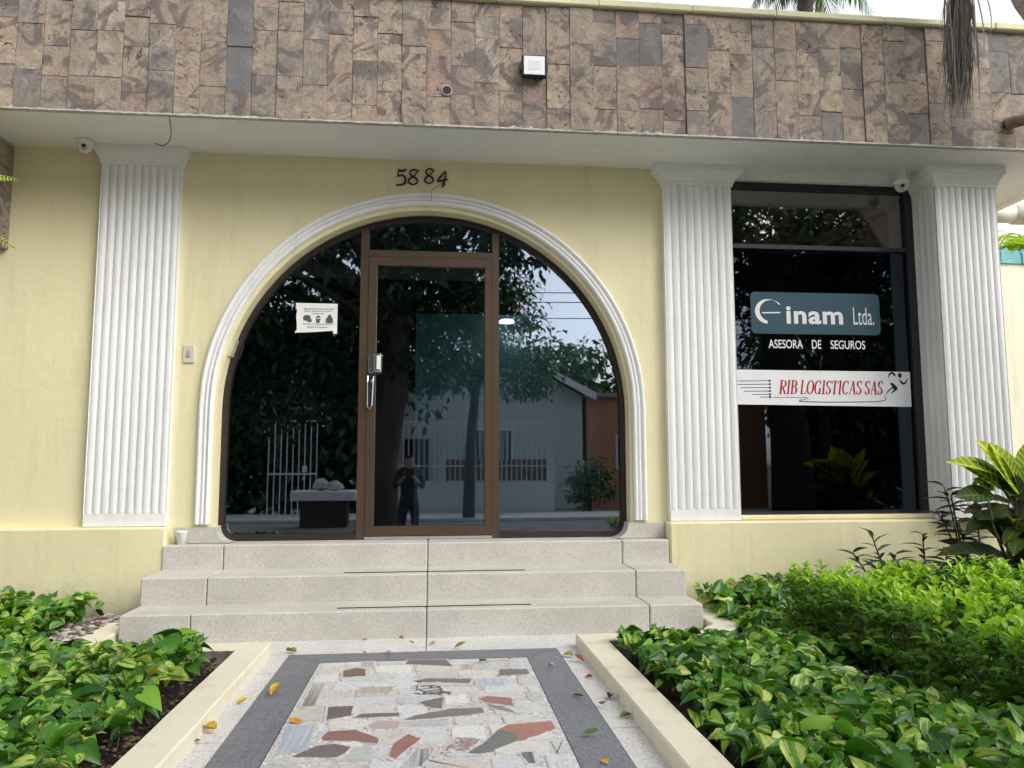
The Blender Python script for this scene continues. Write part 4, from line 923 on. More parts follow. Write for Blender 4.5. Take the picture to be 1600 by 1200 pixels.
# clipped golden shrub
sh = thing('golden_shrub', 'low clipped shrub with bright lime green tips right of the path', 'shrub', (2.65, 3.5, 0))
tw = MB(); lv = Leaves(); ctr = (2.70, 3.45)
def top_z(x, y): return .36 + .05 * wob(x * 2.3, y * 2.0) + .03 * wob(x * 6, y * 7) + .05 * max(0, y - 3.9)
nt_ = 0
while nt_ < 820:
    x, y = rng.uniform(2.06, 3.40), rng.uniform(2.35, 4.42)
    side = rng.random() < .42
    zt_ = top_z(x, y)
    if side:
        k = rng.random()
        if k < .72: x = 2.10 + rng.normal(0, .05)
        else: y = 4.38 + rng.normal(0, .05)
        zt_ = rng.uniform(.10, .36)
    if x > 2.14 + .05 * wob(y * 5, x) and x < 2.0: continue
    dirv = np.array([rng.normal(0, .4) - (.75 if side and x < 2.3 else 0), rng.normal(0, .4) - .1 + (.4 if side and y > 4.2 else 0), .35 if side else 1.0]); dirv /= np.linalg.norm(dirv)
    L_ = rng.uniform(.10, .20); tip = np.array([x, y, zt_]); base = tip - dirv * L_
    k = rng.integers(7, 11); tt = np.linspace(.15, 1, k); P = base + dirv * L_ * tt[:, None]
    az = np.arange(k) * 2.4 + rng.uniform(0, 6); rad = np.stack([np.cos(az), np.sin(az), np.zeros(k)], -1)
    D = rad * (1.15 - .6 * tt[:, None]) + dirv * .75; N = np.array([0, -.15, 1.0]) - rad * .25 + rng.normal(0, .25, (k, 3))
    rr = (.2 + .8 * tt ** .8) * (rng.uniform(.7, 1.05)) * (.5 if side else 1)  # side twigs take darker leaf colour, painting in the shade on the flanks
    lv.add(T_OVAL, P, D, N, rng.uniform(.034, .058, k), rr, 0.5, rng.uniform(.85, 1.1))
    if nt_ % 2 == 0: tw.tube([(x * .75 + ctr[0] * .25 + rng.normal(0, .05), y * .8 + ctr[1] * .2 + rng.normal(0, .05), .0), tuple(base - np.array([0, 0, .05])), tuple(tip)], [.005, .003, .0012], 4, 0, False)
    nt_ += 1
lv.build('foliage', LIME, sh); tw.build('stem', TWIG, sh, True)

def stem_plant(name, label, cat, stems, T, mat, smat, size, per, rr, up=.5):
    t = thing(name, label, cat, stems[0][0]); lv = Leaves(); mb = MB()
    for b, tip, bend in stems:
        b, tip = np.array(b), np.array(tip); mid = (b + tip) / 2 + np.array(bend); tt = np.linspace(0, 1, 9)[:, None]
        pts = (1 - tt) ** 2 * b + 2 * tt * (1 - tt) * mid + tt ** 2 * tip; mb.tube([tuple(p) for p in pts], np.linspace(.009, .004, 9), 6)
        k = per; q_ = np.linspace(.28, 1, k)[:, None]; P = (1 - q_) ** 2 * b + 2 * q_ * (1 - q_) * mid + q_ ** 2 * tip
        az = np.arange(k) * 2.4 + rng.uniform(0, 6); rad = np.stack([np.cos(az), np.sin(az), np.zeros(k)], -1)
        D = rad + np.array([0, 0, 1.0]) * (up + q_ * .5 - .3) + rng.normal(0, .15, (k, 3)); N = np.array([0, -.3, 1.0]) - rad * .4 + rng.normal(0, .2, (k, 3))
        lv.add(T, P, D, N, rng.uniform(*size, k), rng.uniform(*rr, k), rng.random(k))
    lv.build('foliage', mat, t); mb.build('stem', smat, t, True); return t
stem_plant('dark_leaf_shrub', 'low shrub of narrow dark green leaves between the window wall and lime shrub', 'shrub',
    [((rng.uniform(2.75, 3.9), rng.uniform(4.55, 5.1), 0), (0, 0, 0), (0, 0, 0))] + [((x, y, 0), (x + rng.uniform(-.22, .15), y + rng.uniform(-.1, .1), h), (rng.uniform(-.05, .05), 0, .05)) for x, y, h in [(rng.uniform(2.7, 3.95), rng.uniform(4.45, 5.1), rng.uniform(.24, .44)) for _ in range(34)] + [(3.02, 4.8, .55), (3.22, 4.8, .56), (3.4, 4.85, .52)]], T_LANCE, DARKL, TWIG, (.09, .15), 14, (.1, 1))
stem_plant('broad_leaf_shrub', 'mid green rounded leaf shrub behind the lime shrub at the right', 'shrub',
    [((x, y, 0), (x + rng.uniform(-.1, .1), y + rng.uniform(-.1, .1), h), (0, 0, .04)) for x, y, h in [(rng.uniform(2.75, 4.0), rng.uniform(4.25, 4.62), rng.uniform(.26, .40)) for _ in range(46)]], T_OVAL, MIDT, TWIG, (.05, .085), 13, (.0, .75))
stem_plant('purple_leaf_shrub', 'tall thin stemmed shrub with narrow dark purple leaves beside the fluted column', 'shrub',
    [((3.50, 4.9, 0), (3.36, 4.85, .86), (.05, 0, .1)), ((3.55, 4.9, 0), (3.37, 4.8, .80), (0, 0, .1)), ((3.6, 4.95, 0), (3.33, 4.9, .70), (.05, 0, .1)), ((3.7, 4.95, 0), (3.60, 4.9, .85), (0, 0, 0)), ((3.85, 5.0, 0), (3.9, 4.95, .82), (0, 0, 0)), ((3.62, 4.9, 0), (3.45, 4.85, .62), (0, 0, 0)), ((3.95, 4.9, 0), (3.80, 4.85, .70), (0, 0, 0))], tpl([(0, .015), (.2, .12), (.5, .15), (.8, .08), (1, .005)], .3, .3), PURPLE, TWIG, (.12, .18), 15, (.0, 1), .3)

# croton with big yellow veined leaves
cr_ = thing('croton', 'croton with large yellow veined green and maroon leaves by the column', 'plant', (3.62, 4.6, 0))
C = lambda x, y, d=0: np.array([3.296 + (x - 1497) * .00437, 4.6 + d, 1.067 - (y - 710) * .0040])
mb = MB(); mb.tube([C(1562, 960), C(1565, 900, .02), C(1572, 850), C(1578, 790, -.02), C(1580, 755)], [.02, .018, .016, .013, .009], 8); mb.tube([C(1566, 890), C(1545, 850, -.05), C(1530, 820, -.08), C(1525, 780, -.08)], [.012, .010, .008, .006], 7); mb.tube([C(1570, 870), C(1600, 830, .05), C(1625, 790, .05)], [.012, .010, .007], 7)
mb.build('stem', TWIG, cr_, True)
lv = Leaves()
def cl(b, t, r, g, wd, nrm=(-.1, -1, .45), d0=0, d1=-.06):
    a, c = C(*b, d0), C(*t, d1); lv.add(T_CROTON, [a], [c - a + np.array([0, 0, .02])], [nrm], [np.linalg.norm(c - a) * 1.08], r, g, wd)
for args in [((1590, 775), (1545, 693), .92, 1, 1.25, (.35, -1, .25)), ((1568, 752), (1494, 712), .85, .9, .95, (.1, -.7, .9)), ((1565, 768), (1508, 722), .55, .9, 1.0, (.2, -1, .5)), ((1550, 765), (1519, 752), .62, .9, 1.2), ((1583, 770), (1560, 700), .88, 1, 1.3, (.3, -1, .3)), ((1592, 770), (1600, 700), .82, 1, 1.2, (-.3, -1, .3)), ((1590, 800), (1562, 738), .18, .55, 1.35, (0, -1, .2)), ((1548, 775), (1494, 772), .45, .35, 1.2, (.0, -.9, .6)), ((1588, 770), (1608, 722), .7, 1, 1.2, (-.3, -1, .4)), ((1590, 780), (1625, 745), .6, .9, 1.1), ((1585, 765), (1570, 715), .75, .9, .9, (0, -.6, .8)),
    ((1562, 850), (1518, 798), .42, .1, 1.0, (.3, -1, .5)), ((1566, 862), (1535, 822), .50, .05, 1.1, (.4, -1, .5)), ((1565, 872), (1468, 846), .22, .2, .75, (0, -.5, 1)), ((1570, 880), (1610, 840), .2, .4, 1.0), ((1566, 850), (1600, 805), .25, .5, 1.0), ((1572, 830), (1612, 775), .12, .5, 1.2, (-.2, -1, .2)), ((1568, 865), (1555, 905), .0, .0, 1.5, (0, -1, .1)), ((1566, 875), (1530, 910), .1, .1, 1.0), ((1570, 845), (1540, 795), .35, .3, .9), ((1580, 800), (1545, 808), .15, .3, 1.0), ((1575, 880), (1612, 905), .3, .2, 1.0), ((1525, 785), (1535, 755), .45, .5, 1.0), ((1527, 800), (1500, 830), .3, .3, .9), ((1528, 790), (1500, 800), .15, .3, .9), ((1530, 810), (1560, 792), .48, .2, 1), ((1622, 795), (1600, 760), .7, .8, 1.1), ((1622, 800), (1592, 830), .25, .4, 1.1)]: cl(*args)
for i in range(34):
    y_ = rng.uniform(770, 925); a = C(1574 + rng.uniform(-8, 8), y_, rng.uniform(-.03, .05)); an = rng.uniform(0, 6.28)
    lv.add(T_CROTON, [a], [(math.cos(an), math.sin(an), rng.uniform(-.2, .5))], [(0, -.4, 1)], [rng.uniform(.17, .27)], rng.uniform(.2, .62), rng.uniform(.1, .6))
lv.build('foliage', CROTON, cr_)

# pebbles and litter
def pebbles(name, label, cx, cy, rx, ry, n, mats, size, z0=.02):
    mb = MB()
    for _ in range(n):
        a = rng.uniform(0, 6.28); q_ = math.sqrt(rng.random()); x, y = cx + rx * q_ * math.cos(a), cy + ry * q_ * math.sin(a); s = rng.uniform(*size); z = z0 + rng.uniform(0, .012)
        vs = []; 
        for k, (r_, zz) in enumerate(((.5, -.35), (1, 0), (.62, .4))): vs += [(x + s * r_ * math.cos(j * 1.047 + k * .3) * rng.uniform(.75, 1.15), y + s * r_ * math.sin(j * 1.047 + k * .3) * rng.uniform(.6, 1), z + s * zz) for j in range(6)]
        fs = [(j, (j + 1) % 6, 6 + (j + 1) % 6, 6 + j) for j in range(6)] + [(6 + j, 6 + (j + 1) % 6, 12 + (j + 1) % 6, 12 + j) for j in range(6)] + [tuple(range(12, 18))]
        mb.add(vs, fs, int(rng.integers(0, len(mats))))
    return tag(mb.build(name, mats), label, 'gravel', None, 'stuff')
PEB = [plain('pale_pebble', (.50, .47, .43), .8, .3, 0, .2, 30), plain('grey_pebble', (.30, .28, .26), .8, .3, 0, .2, 30), plain('brown_chip', (.16, .10, .07), .9, .2, 0, .3, 30)]
pebbles('pebbles', 'grey and white pebbles in the corner left of the steps', -2.02, 4.95, .16, .36, 330, PEB, (.012, .026), .05)
pebbles('wood_litter', 'brown litter and grey chips on bare soil beside the lime shrub', 1.96, 3.48, .26, .42, 500, [PEB[2], PEB[2], PEB[1], PEB[0]], (.006, .017), .025)
pebbles('soil_crumbs', 'dark brown soil crumbs along the left kerb', -1.10, 3.2, .07, 1.1, 420, [PEB[2], SOIL, SOIL], (.005, .014), .015)

# fallen leaves, each its own
FL = {n: plain('fallen_' + n, c, .55, .3, 0, .35, 45) for n, c in dict(yellow=(.62, .40, .04), olive=(.30, .28, .05), green=(.14, .22, .04), brown=(.22, .12, .06), tan=(.42, .28, .16), orange=(.62, .26, .03), red=(.25, .07, .05), dark=(.03, .025, .02), pale=(.68, .66, .6)).items()}
fl_list = [(-.752, 4.400, 'olive', .075, 'olive yellow fallen leaf on the back left corner of the dark border'), (-.679, 3.624, 'yellow', .075, 'curled yellow fallen leaf on the dark border left of the mosaic'), (-.528, 3.226, 'orange', .06, 'round orange yellow fallen leaf on the left edge of the mosaic'),
 (-.800, 3.511, 'yellow', .05, 'small yellow fallen leaf on the pale strip beside the left kerb'), (-.838, 3.164, 'yellow', .085, 'long yellow fallen leaf against the foot of the left kerb'), (-.855, 3.05, 'olive', .045, 'small olive fallen leaf at the foot of the left kerb nearest the viewer'),
 (-.382, 4.66, 'brown', .03, 'brown leaf scrap below the bottom step, left one of two'), (-.177, 4.66, 'brown', .035, 'brown leaf scrap below the bottom step, just left of the path joint'), (-.113, 4.543, 'brown', .035, 'flat brown leaf scrap on pale granite left of the joint before the steps'), (.009, 4.513, 'tan', .055, 'torn tan yellow fallen leaf on pale granite right of the joint before the steps'),
 (.156, 4.405, 'olive', .065, 'yellow green fallen leaf at the edge of pale granite and dark border'), (-.358, 4.33, 'tan', .03, 'tiny tan leaf scrap on the dark border behind the mosaic'), (-.23, 4.331, 'green', .05, 'small green fallen leaf on the dark border behind the mosaic'), (.259, 4.075, 'green', .055, 'dark green curled fallen leaf on the back edge of the mosaic'), (.399, 4.098, 'orange', .04, 'small orange fallen leaf on the back right of the mosaic'),
 (.713, 4.157, 'olive', .065, 'yellow green fallen leaf across the dark border edge near the right kerb corner'), (.754, 4.046, 'red', .055, 'dull red fallen leaf on the pale strip near the right kerb corner'), (.743, 3.746, 'red', .04, 'tiny reddish leaf scrap midway along the right pale strip'), (.644, 3.791, 'dark', .025, 'black seed on the dark border right of the mosaic'), (.634, 3.443, 'brown', .05, 'curled brown fallen leaf on the dark border right of the mosaic'),
 (.714, 3.291, 'green', .06, 'light green fallen leaf on the right pale strip beside the border'), (.776, 3.418, 'dark', .06, 'dark shrivelled fallen leaf against the foot of the right kerb'), (.774, 3.162, 'green', .055, 'dark green fallen leaf standing against the right kerb'), (.592, 2.961, 'green', .06, 'green fallen leaf on the dark border near right, nearest but one'), (.587, 2.70, 'yellow', .04, 'small yellow fallen leaf on the right dark border nearest the viewer'), (.596, 3.949, 'pale', .04, 'thin white leaf shred on the dark border right of the mosaic'),
 (.30, 4.83, 'dark', .014, 'tiny dark seed on the bottom step right of centre'), (-1.02, 3.9, 'brown', .03, 'tiny brown leaf scrap on the top of the left kerb')]
for x, y, c, s, lab in fl_list:
    z = .004 if y < 4.7 else .165
    if x < -.87: z = .068
    lv = Leaves(); an = rng.uniform(0, 6.28); T = tpl([(0, .03), (.2, .22), (.45, .30), (.75, .2), (1, .01)], rng.uniform(.1, .7), rng.uniform(-.5, .2))
    lv.add(T, [(x - .5 * s * math.cos(an), y - .5 * s * math.sin(an), z + s * .10)], [(math.cos(an), math.sin(an), rng.uniform(-.1, .15))], [(rng.uniform(-.3, .3), rng.uniform(-.4, .2), 1)], [s], .5, .5)
    tag(lv.build('fallen_leaf', FL[c]), lab, 'leaf', 'fallen leaves on the paving')

# fern at the left edge
fe = thing('fern', 'lime green fern with frond tips reaching in at the left edge', 'fern', (-2.9, 4.35, 2.2)); lv = Leaves(); mb = MB()
for b, t in [((-2.9, 4.35, 2.40), (-2.352, 4.5, 2.62)), ((-2.9, 4.35, 2.3), (-2.345, 4.5, 2.225)), ((-2.9, 4.35, 2.4), (-2.6, 4.0, 2.5)), ((-2.9, 4.35, 2.35), (-2.65, 4.6, 2.75)), ((-2.9, 4.35, 2.35), (-3.3, 4.2, 2.6)), ((-2.9, 4.35, 2.35), (-3.2, 4.7, 2.2))]:
    b, t = np.array(b), np.array(t); tt = np.linspace(0, 1, 34)[:, None]; mid = (b + t) / 2 + np.array([0, 0, .16]); P = (1 - tt) ** 2 * b + 2 * tt * (1 - tt) * mid + tt ** 2 * t
    mb.tube([tuple(p) for p in P[::3]], .002, 5); d = unit(np.gradient(P, axis=0)); sd_ = unit(np.cross(d, np.array([0, -.8, .6])))
    wdt = (.012 + .05 * np.sin(np.pi * np.clip(1 - tt[:, 0], 0, 1) ** .8 * .62))
    for s_ in (-1, 1): lv.add(T_LANCE, P, sd_ * s_ + d * .35, np.tile([0, -1, .5], (34, 1)), wdt, rng.uniform(.5, 1, 34), .5, 1.8)
lv.build('foliage', LPALM, fe); mb.build('stem', STEM, fe, True)
mb = MB(); mb.lathe((-2.9, 4.35, 2.2), [(.07, 0), (.11, .16), (.115, .18), (.10, .17)], (0, 0, 1), 20); mb.tube([(-2.9, 4.35, 2.37), (-2.9, 4.95, ZS - .0)], .003, 5); mb.build('hanging_pot', RUSTY, fe, True)

# ------------------------------------------------------------------ palms and trees
def frond(lv, mb, base, az, elev, length, droop, n=44, lw=.5, rr=(.2, 1)):
    tt = np.linspace(0, 1, n)[:, None]; h = np.array([math.cos(az), math.sin(az), 0]); b = np.array(base)
    P = b + h * length * tt * math.cos(elev) + np.array([0, 0, 1.0]) * (length * tt * math.sin(elev) - droop * length * tt ** 2)
    mb.tube([tuple(p) for p in P[::4]], np.linspace(.022, .004, len(P[::4])), 5, 0, False)
    d = unit(np.gradient(P, axis=0)); sdv = unit(np.cross(d, np.array([0, 0, 1.0])))
    L_ = lw * (.25 + .75 * np.sin(np.pi * (.12 + .86 * tt[:, 0])))
    for s_ in (-1, 1): lv.add(T_STRIP, P[4:], (sdv * s_ + d * .75 + np.array([0, 0, -.25]) + rng.normal(0, .1, (n, 3)))[4:], np.tile([0, -.2, 1.0], (n - 4, 1)), L_[4:], rng.uniform(*rr, n)[4:], .5, .9)
pb = thing('palm_tree', 'palm with drooping fronds rising behind the roof', 'palm', (7.07, 13.5, -.42)); lv = Leaves(); mb = MB(); fm = MB()
mb.tube([(7.3, 13.5, -.42), (7.2, 13.5, 4), (7.07, 13.5, 10.75)], [.2, .16, .13], 10)
for i in range(16): frond(lv, fm, (7.07, 13.5, 10.75), i * .3927 + .2, rng.uniform(.0, .9), rng.uniform(1.0, 1.35), rng.uniform(.9, 1.25), 40, .5, (.0, .6))
mb.build('trunk', BARK, pb, True); lv.build('crown', PALML, pb); fm.build('frond_stalk', STEM, pb, True)
pp = thing('palm_tree', 'leaning palm with a skirt of dead grey fronds hanging over the stone fascia', 'palm', (5.6, 4.1, -.42)); lv = Leaves(); mb = MB(); fm = MB()
tp = [(5.6, 4.1, -.42), (5.2, 4.15, 1.2), (4.72, 4.25, 2.7), (4.22, 4.30, 3.4), (3.82, 4.33, 4.0), (3.46, 4.38, 4.9), (3.38, 4.40, 5.6)]
mb.tube(tp, [.16, .14, .13, .125, .12, .11, .10], 14)
for i in range(13): frond(lv, fm, (3.38, 4.4, 5.6), i * .483, rng.uniform(.35, 1.0), rng.uniform(1.6, 2.2), rng.uniform(.5, .8), 36, .5, (.1, .8))
mb.build('trunk', plain('palm_trunk', (.38, .33, .30), .9, .2, 0, .35, 22, .6), pp, True); lv.build('crown', PALML, pp); fm.build('frond_stalk', STEM, pp, True)
dr = MB()
def strand(x, z_end, y, wd, bow, n=12, att=None):
    vs = []; fs = []; top = (3.56 + rng.normal(0, .030), 4.62 + rng.normal(0, .02), 4.55); ph = rng.uniform(0, 6)
    for i in range(n + 1):
        t = i / n; xx = top[0] + (x - top[0]) * t ** 1.1 + .028 * math.sin(ph + t * 6) * t + bow * math.sin(t * 3.14); yy = top[1] + (y - top[1]) * t; zz = top[2] + (z_end - top[2]) * t; ww = wd * (1 - t ** 3) + .0006; an = ph + t * 2
        vs += [(xx - ww * math.cos(an) / 2, yy - ww * math.sin(an) / 2, zz), (xx + ww * math.cos(an) / 2, yy + ww * math.sin(an) / 2 * .5, zz)]
    for i in range(n): a = i * 2; fs.append((a, a + 1, a + 3, a + 2))
    dr.add(vs, fs, 0, att)
for i in range(330):
    ze = float(np.clip(3.30 + abs(rng.normal(0, .28)), 3.24, 4.2)); spread = .085 * (4.3 - ze) + .028
    strand(3.56 + rng.normal(0, spread) * .52 - .03, ze, 4.70 + rng.normal(0, .04), rng.uniform(.006, .020), rng.normal(0, .02), 12, (rng.beta(1.3, 2.2), .5, .5, .5))
for x, z, bow in ((3.36, 3.78, -.06), (3.40, 3.95, -.03), (3.72, 3.82, .05), (3.76, 3.98, .06), (3.60, 3.40, .04), (3.46, 3.35, -.02), (3.64, 3.5, .05), (3.42, 3.6, -.05)): strand(x, z, 4.6, .010, bow, 12, (.95, .5, .5, .5))
dr.build('dead_frond', DRY, pp, True, 'leaf')
ap = thing('areca_palm', 'bright yellow green palm above the neighbouring wall at the far right', 'palm', (7.6, 9.4, -.42)); lv = Leaves(); fm = MB()
for i in range(64): frond(lv, fm, (7.5 + rng.uniform(-.7, .9), 9.3 + rng.uniform(-.2, .5), rng.uniform(2.4, 3.5)), rng.uniform(0, 6.28), rng.uniform(.6, 1.3), rng.uniform(1.2, 1.9), rng.uniform(.5, .9), 34, .45, (.2, 1))
fm.tube([(7.5, 9.4, -.42), (7.5, 9.4, 3.0)], .06, 8); lv.build('crown', LPALM, ap); fm.build('stem', STEM, ap, True)
nb = thing('neighbour_wall', 'cream boundary wall capped with turquoise tiles right of the column', 'wall', (9, 8, 0))
mb = MB(); mb.box(5.3, 14, 8, 8.2, -.42, 3.262); mb.build('wall', CREAM, nb)
mb = MB(); x = 6.0
while x < 13:
    z = 3.37 + rng.uniform(0, .05); mb.prism_y([(x, 3.264), (x + .125, 3.264), (x + .125, z - .03), (x + .07, z + .04), (x, z - .01)], 7.96 + rng.uniform(0, .02), 8.22); x += .127
mb.build('tile_capping', plain('turquoise_tile', (.14, .42, .44), .5, .4, 0, .25, 4), nb)

def tree(name, label, trunk, trad, blobs, n, size, mat, nlimb=9, clump=.34, per=34):
    t = thing(name, label, 'tree', trunk[0]); mb = MB(); lv = Leaves(); mb.tube(trunk, trad, 10); top = np.array(trunk[-1]); mids = [np.array(trunk[len(trunk) // 2]), top]
    vol = np.array([b[1][0] * b[1][1] * b[1][2] for b in blobs]); vol = vol / vol.sum(); nc = max(6, n // per)
    for c in range(nc):
        bc, br = blobs[rng.choice(len(blobs), p=vol)]
        v = rng.normal(0, 1, 3); v /= np.linalg.norm(v); ce = np.array(bc) + v * np.array(br) * rng.uniform(.25, 1.0) ** .5
        off = rng.normal(0, clump * .5, (per, 3)) * np.array([1, 1, .7]); P = ce + off
        D = unit(off + rng.normal(0, .12, (per, 3))) + np.array([0, 0, -.55]); N = np.array([0, 0, 1.0]) + rng.normal(0, .5, (per, 3))
        lv.add(T_TREE, P, D, N, rng.uniform(*size, per), np.clip(rng.normal(.4 + .18 * rng.normal(), .22, per), 0, 1), .5)
        if c % max(1, nc // (nlimb * 4)) == 0:
            s0 = top if rng.random() < .7 else mids[0] * .3 + top * .7; m = (s0 + ce) / 2 + np.array([0, 0, .25]); mb.tube([tuple(s0), tuple(m), tuple(ce)], [trad[-1] * .45, trad[-1] * .25, .012], 6, 0, False)
    mb.build('trunk', BARK, t, True); lv.build('crown', mat, t); return t
tree('street_tree', 'large dark leafy street tree mirrored in the left of the entrance glass', [(-.95, -2.2, -.42), (-.9, -2.2, 1.0), (-.7, -2.2, 2.4), (-.6, -2.2, 3.6)], [.40, .30, .26, .2], [((-2.0, -2.6, 4.4), (2.4, 1.7, 2.0)), ((.1, -2.6, 4.9), (1.7, 1.5, 1.5)), ((2.2, -2.8, 6.0), (1.9, 1.4, .9)), ((-4.2, -2.2, 3.7), (1.8, 1.5, 2.2)), ((-.6, -2.9, 3.0), (1.3, 1.0, 1.1)), ((-2.6, -3.0, 2.6), (1.5, .9, 1.0)), ((3.2, -2.6, 5.2), (.45, .6, .8)), ((1.9, -2.7, 5.0), (.45, .5, .5)), ((-4.4, -2.2, 8.0), (2.4, 2.0, 1.6)), ((-6.0, -1.2, 6.2), (2.4, 2.2, 2.0))], 39000, (.13, .23), TREEL, 9, .36, 40)  # last two crown blobs are unseen, added to shade the facade's left side
tree('street_tree', 'dark street tree with a thick trunk mirrored in the right hand window', [(6.3, -2.0, -.42), (6.25, -2.0, 1.5), (6.1, -2.0, 3.2), (6.0, -2.0, 4.4)], [.42, .34, .30, .22], [((6.3, -2.6, 5.0), (2.2, 1.6, 1.3)), ((8.3, -2.6, 4.4), (1.9, 1.5, 1.9)), ((4.9, -2.8, 5.2), (.9, 1.0, .7))], 13500, (.12, .21), TREEL, 9, .36, 40)
tree('garden_tree', 'feathery mid green tree across the street mirrored in the door glass', [(.9, -8.6, -.42), (.95, -8.6, 1.5), (1.1, -8.6, 3.2)], [.16, .13, .10], [((.6, -8.7, 4.0), (1.5, 1.2, 1.2)), ((2.4, -8.8, 3.6), (1.3, 1.1, .8)), ((1.3, -8.8, 5.4), (1.3, 1.1, .9)), ((2.0, -8.8, 4.9), (.9, .9, .6))], 8000, (.10, .18), MIDT)
tree('garden_tree', 'bushy green tree across the street mirrored in the window beneath the sign', [(10.5, -8.8, -.42), (10.5, -8.8, 1.5), (10.4, -8.8, 3.2)], [.2, .16, .12], [((10.2, -8.8, 4.4), (2.4, 1.5, 2.0)), ((13.4, -9, 4.2), (1.9, 1.5, 1.9))], 5000, (.14, .24), MIDT)
for i, (x, y, z, r_, lab) in enumerate([(6.4, -30, 5.5, 2.6, 'rounded far tree above the white house roof seen in the mirrored street'), (9.6, -34, 6.0, 2.9, 'rounded far tree above the terracotta house seen in the mirrored street'), (13.0, -33, 5.8, 3.0, 'broad far tree right of the terracotta house in the mirrored street'), (-7, -28, 5.2, 3.2, 'broad far tree left of the white gate in the mirrored street'), (19, -28, 6, 3.4, 'far tree mirrored at the right edge of the window'), (24, -26, 6, 3.6, 'farthest right tree of the mirrored street')]):
    tree('far_tree', lab, [(x, y, -.42), (x, y, 2), (x, y, z - 1)], [.3, .22, .15], [((x, y, z), (r_, r_ * .8, r_ * .8)), ((x + 1.2, y, z - 1.5), (r_ * .9, r_ * .7, r_ * .7))], 1700, (.3, .55), MIDT, 6, .9, 30)
tree('street_bush', 'dark bush at the foot of the terracotta house in the mirrored street', [(4.6, -11.4, -.42), (4.6, -11.4, .1), (4.6, -11.4, .4)], [.06, .05, .04], [((4.6, -11.4, .5), (.7, .5, .7))], 1100, (.1, .18), MIDT, 5, .25, 24)

# ------------------------------------------------------------------ across the street (seen mirrored in the glass)
HW = paint('white_house_paint', (.55, .56, .56), (.5, .48, .45), .3); HO = paint('terracotta_house_paint', (.50, .24, .13), (.35, .17, .10), .3)
ROOFM = plain('fibre_cement_roof', (.34, .34, .35), .9, .2, 0, .3, 2); MAROON = plain('maroon_tile', (.17, .045, .045), .5, .4, 0, .25, 4); WM = plain('white_metal', (.75, .75, .75), .5)
hw = thing('white_house', 'white gabled house across the street mirrored in the glass', 'house', (1.7, -13.7, -.42))
mb = MB(); mb.prism_y([(-1.6, -.42), (4.85, -.42), (4.85, 3.25), (1.9, 4.85), (-1.6, 3.0)], -19, -13.7); mb.build('wall', HW, hw)
mb = MB(); mb.add([(1.9, -13.2, 4.95), (5.15, -13.2, 3.2), (5.15, -19.3, 3.2), (1.9, -19.3, 4.95), (1.9, -13.2, 5.03), (5.15, -13.2, 3.28), (5.15, -19.3, 3.28), (1.9, -19.3, 5.03)], [(0, 3, 2, 1), (4, 5, 6, 7), (0, 1, 5, 4), (1, 2, 6, 5), (2, 3, 7, 6), (3, 0, 4, 7)]); mb.add([(1.9, -13.2, 4.95), (-1.9, -13.2, 2.95), (-1.9, -19.3, 2.95), (1.9, -19.3, 4.95), (1.9, -13.2, 5.03), (-1.9, -13.2, 3.03), (-1.9, -19.3, 3.03), (1.9, -19.3, 5.03)], [(0, 1, 2, 3), (4, 7, 6, 5), (0, 4, 5, 1), (1, 5, 6, 2), (2, 6, 7, 3), (3, 7, 4, 0)]); mb.build('roof', ROOFM, hw)
mb = MB(); mb.prism_y([(1.9, 4.82), (5.2, 3.05), (5.2, 3.30), (1.9, 5.06)], -13.16, -13.08); mb.build('verge_board', WM, hw)
mb = MB(); mb.box(1.2, 2.5, -13.69, -13.62, .9, 2.1); mb.build('window', BLACKP, hw); mb = MB(); mb.box(-.9, -.1, -13.69, -13.62, -.3, 1.8); mb.build('door', BLACKP, hw)
mb = MB(); mb.box(1.12, 2.58, -13.66, -13.60, 2.1, 2.2); mb.box(1.12, 1.2, -13.66, -13.60, .9, 2.1); mb.box(2.5, 2.58, -13.66, -13.60, .9, 2.1); [mb.box(1.2 + k * .13, 1.225 + k * .13, -13.62, -13.59, .9, 2.1) for k in range(1, 10)]; mb.build('window_frame', WM, hw)
ho = thing('terracotta_house', 'low terracotta coloured house across the street mirrored in the glass', 'house', (7, -13.7, -.42))
mb = MB(); mb.box(5.0, 11, -19, -13.7, -.42, 3.2); mb.build('wall', HO, ho); mb = MB(); mb.box(4.9, 11.1, -19, -13.5, 3.2, 3.33); mb.build('roof', ROOFM, ho)
mb = MB(); mb.box(5.95, 6.75, -13.7, -13.64, .85, 1.95); mb.build('window_frame', WM, ho); mb = MB(); mb.box(6.02, 6.68, -13.66, -13.62, .93, 1.87); mb.build('window', BLACKP, ho)
fw_ = thing('front_wall', 'low white front wall with maroon panels and white railings mirrored in the glass', 'wall', (1.5, -10.7, -.42))
mb = MB(); mb.box(-1.5, 3.45, -10.9, -10.7, -.42, .55); mb.box(3.25, 3.45, -10.92, -10.68, .55, 2.3); mb.box(-1.5, -1.3, -10.92, -10.68, .55, 2.3); mb.box(.15, .35, -10.92, -10.68, .55, 2.3); mb.build('wall', HW, fw_)
mb = MB(); mb.box(.36, 3.24, -10.86, -10.74, .552, 1.15); mb.build('panel', MAROON, fw_)
mb = MB(); [mb.box(-1.28 + k * .145, -1.258 + k * .145, -10.67, -10.65, .55, 2.2) for k in range(32)]; mb.box(-1.3, 3.25, -10.675, -10.645, 2.18, 2.22); mb.box(-1.3, 3.25, -10.675, -10.645, .95, .98); mb.build('railing', WM, fw_)
gt = thing('metal_gate', 'white barred metal gate mirrored at the left of the entrance glass', 'gate', (-3.6, -9.6, -.42))
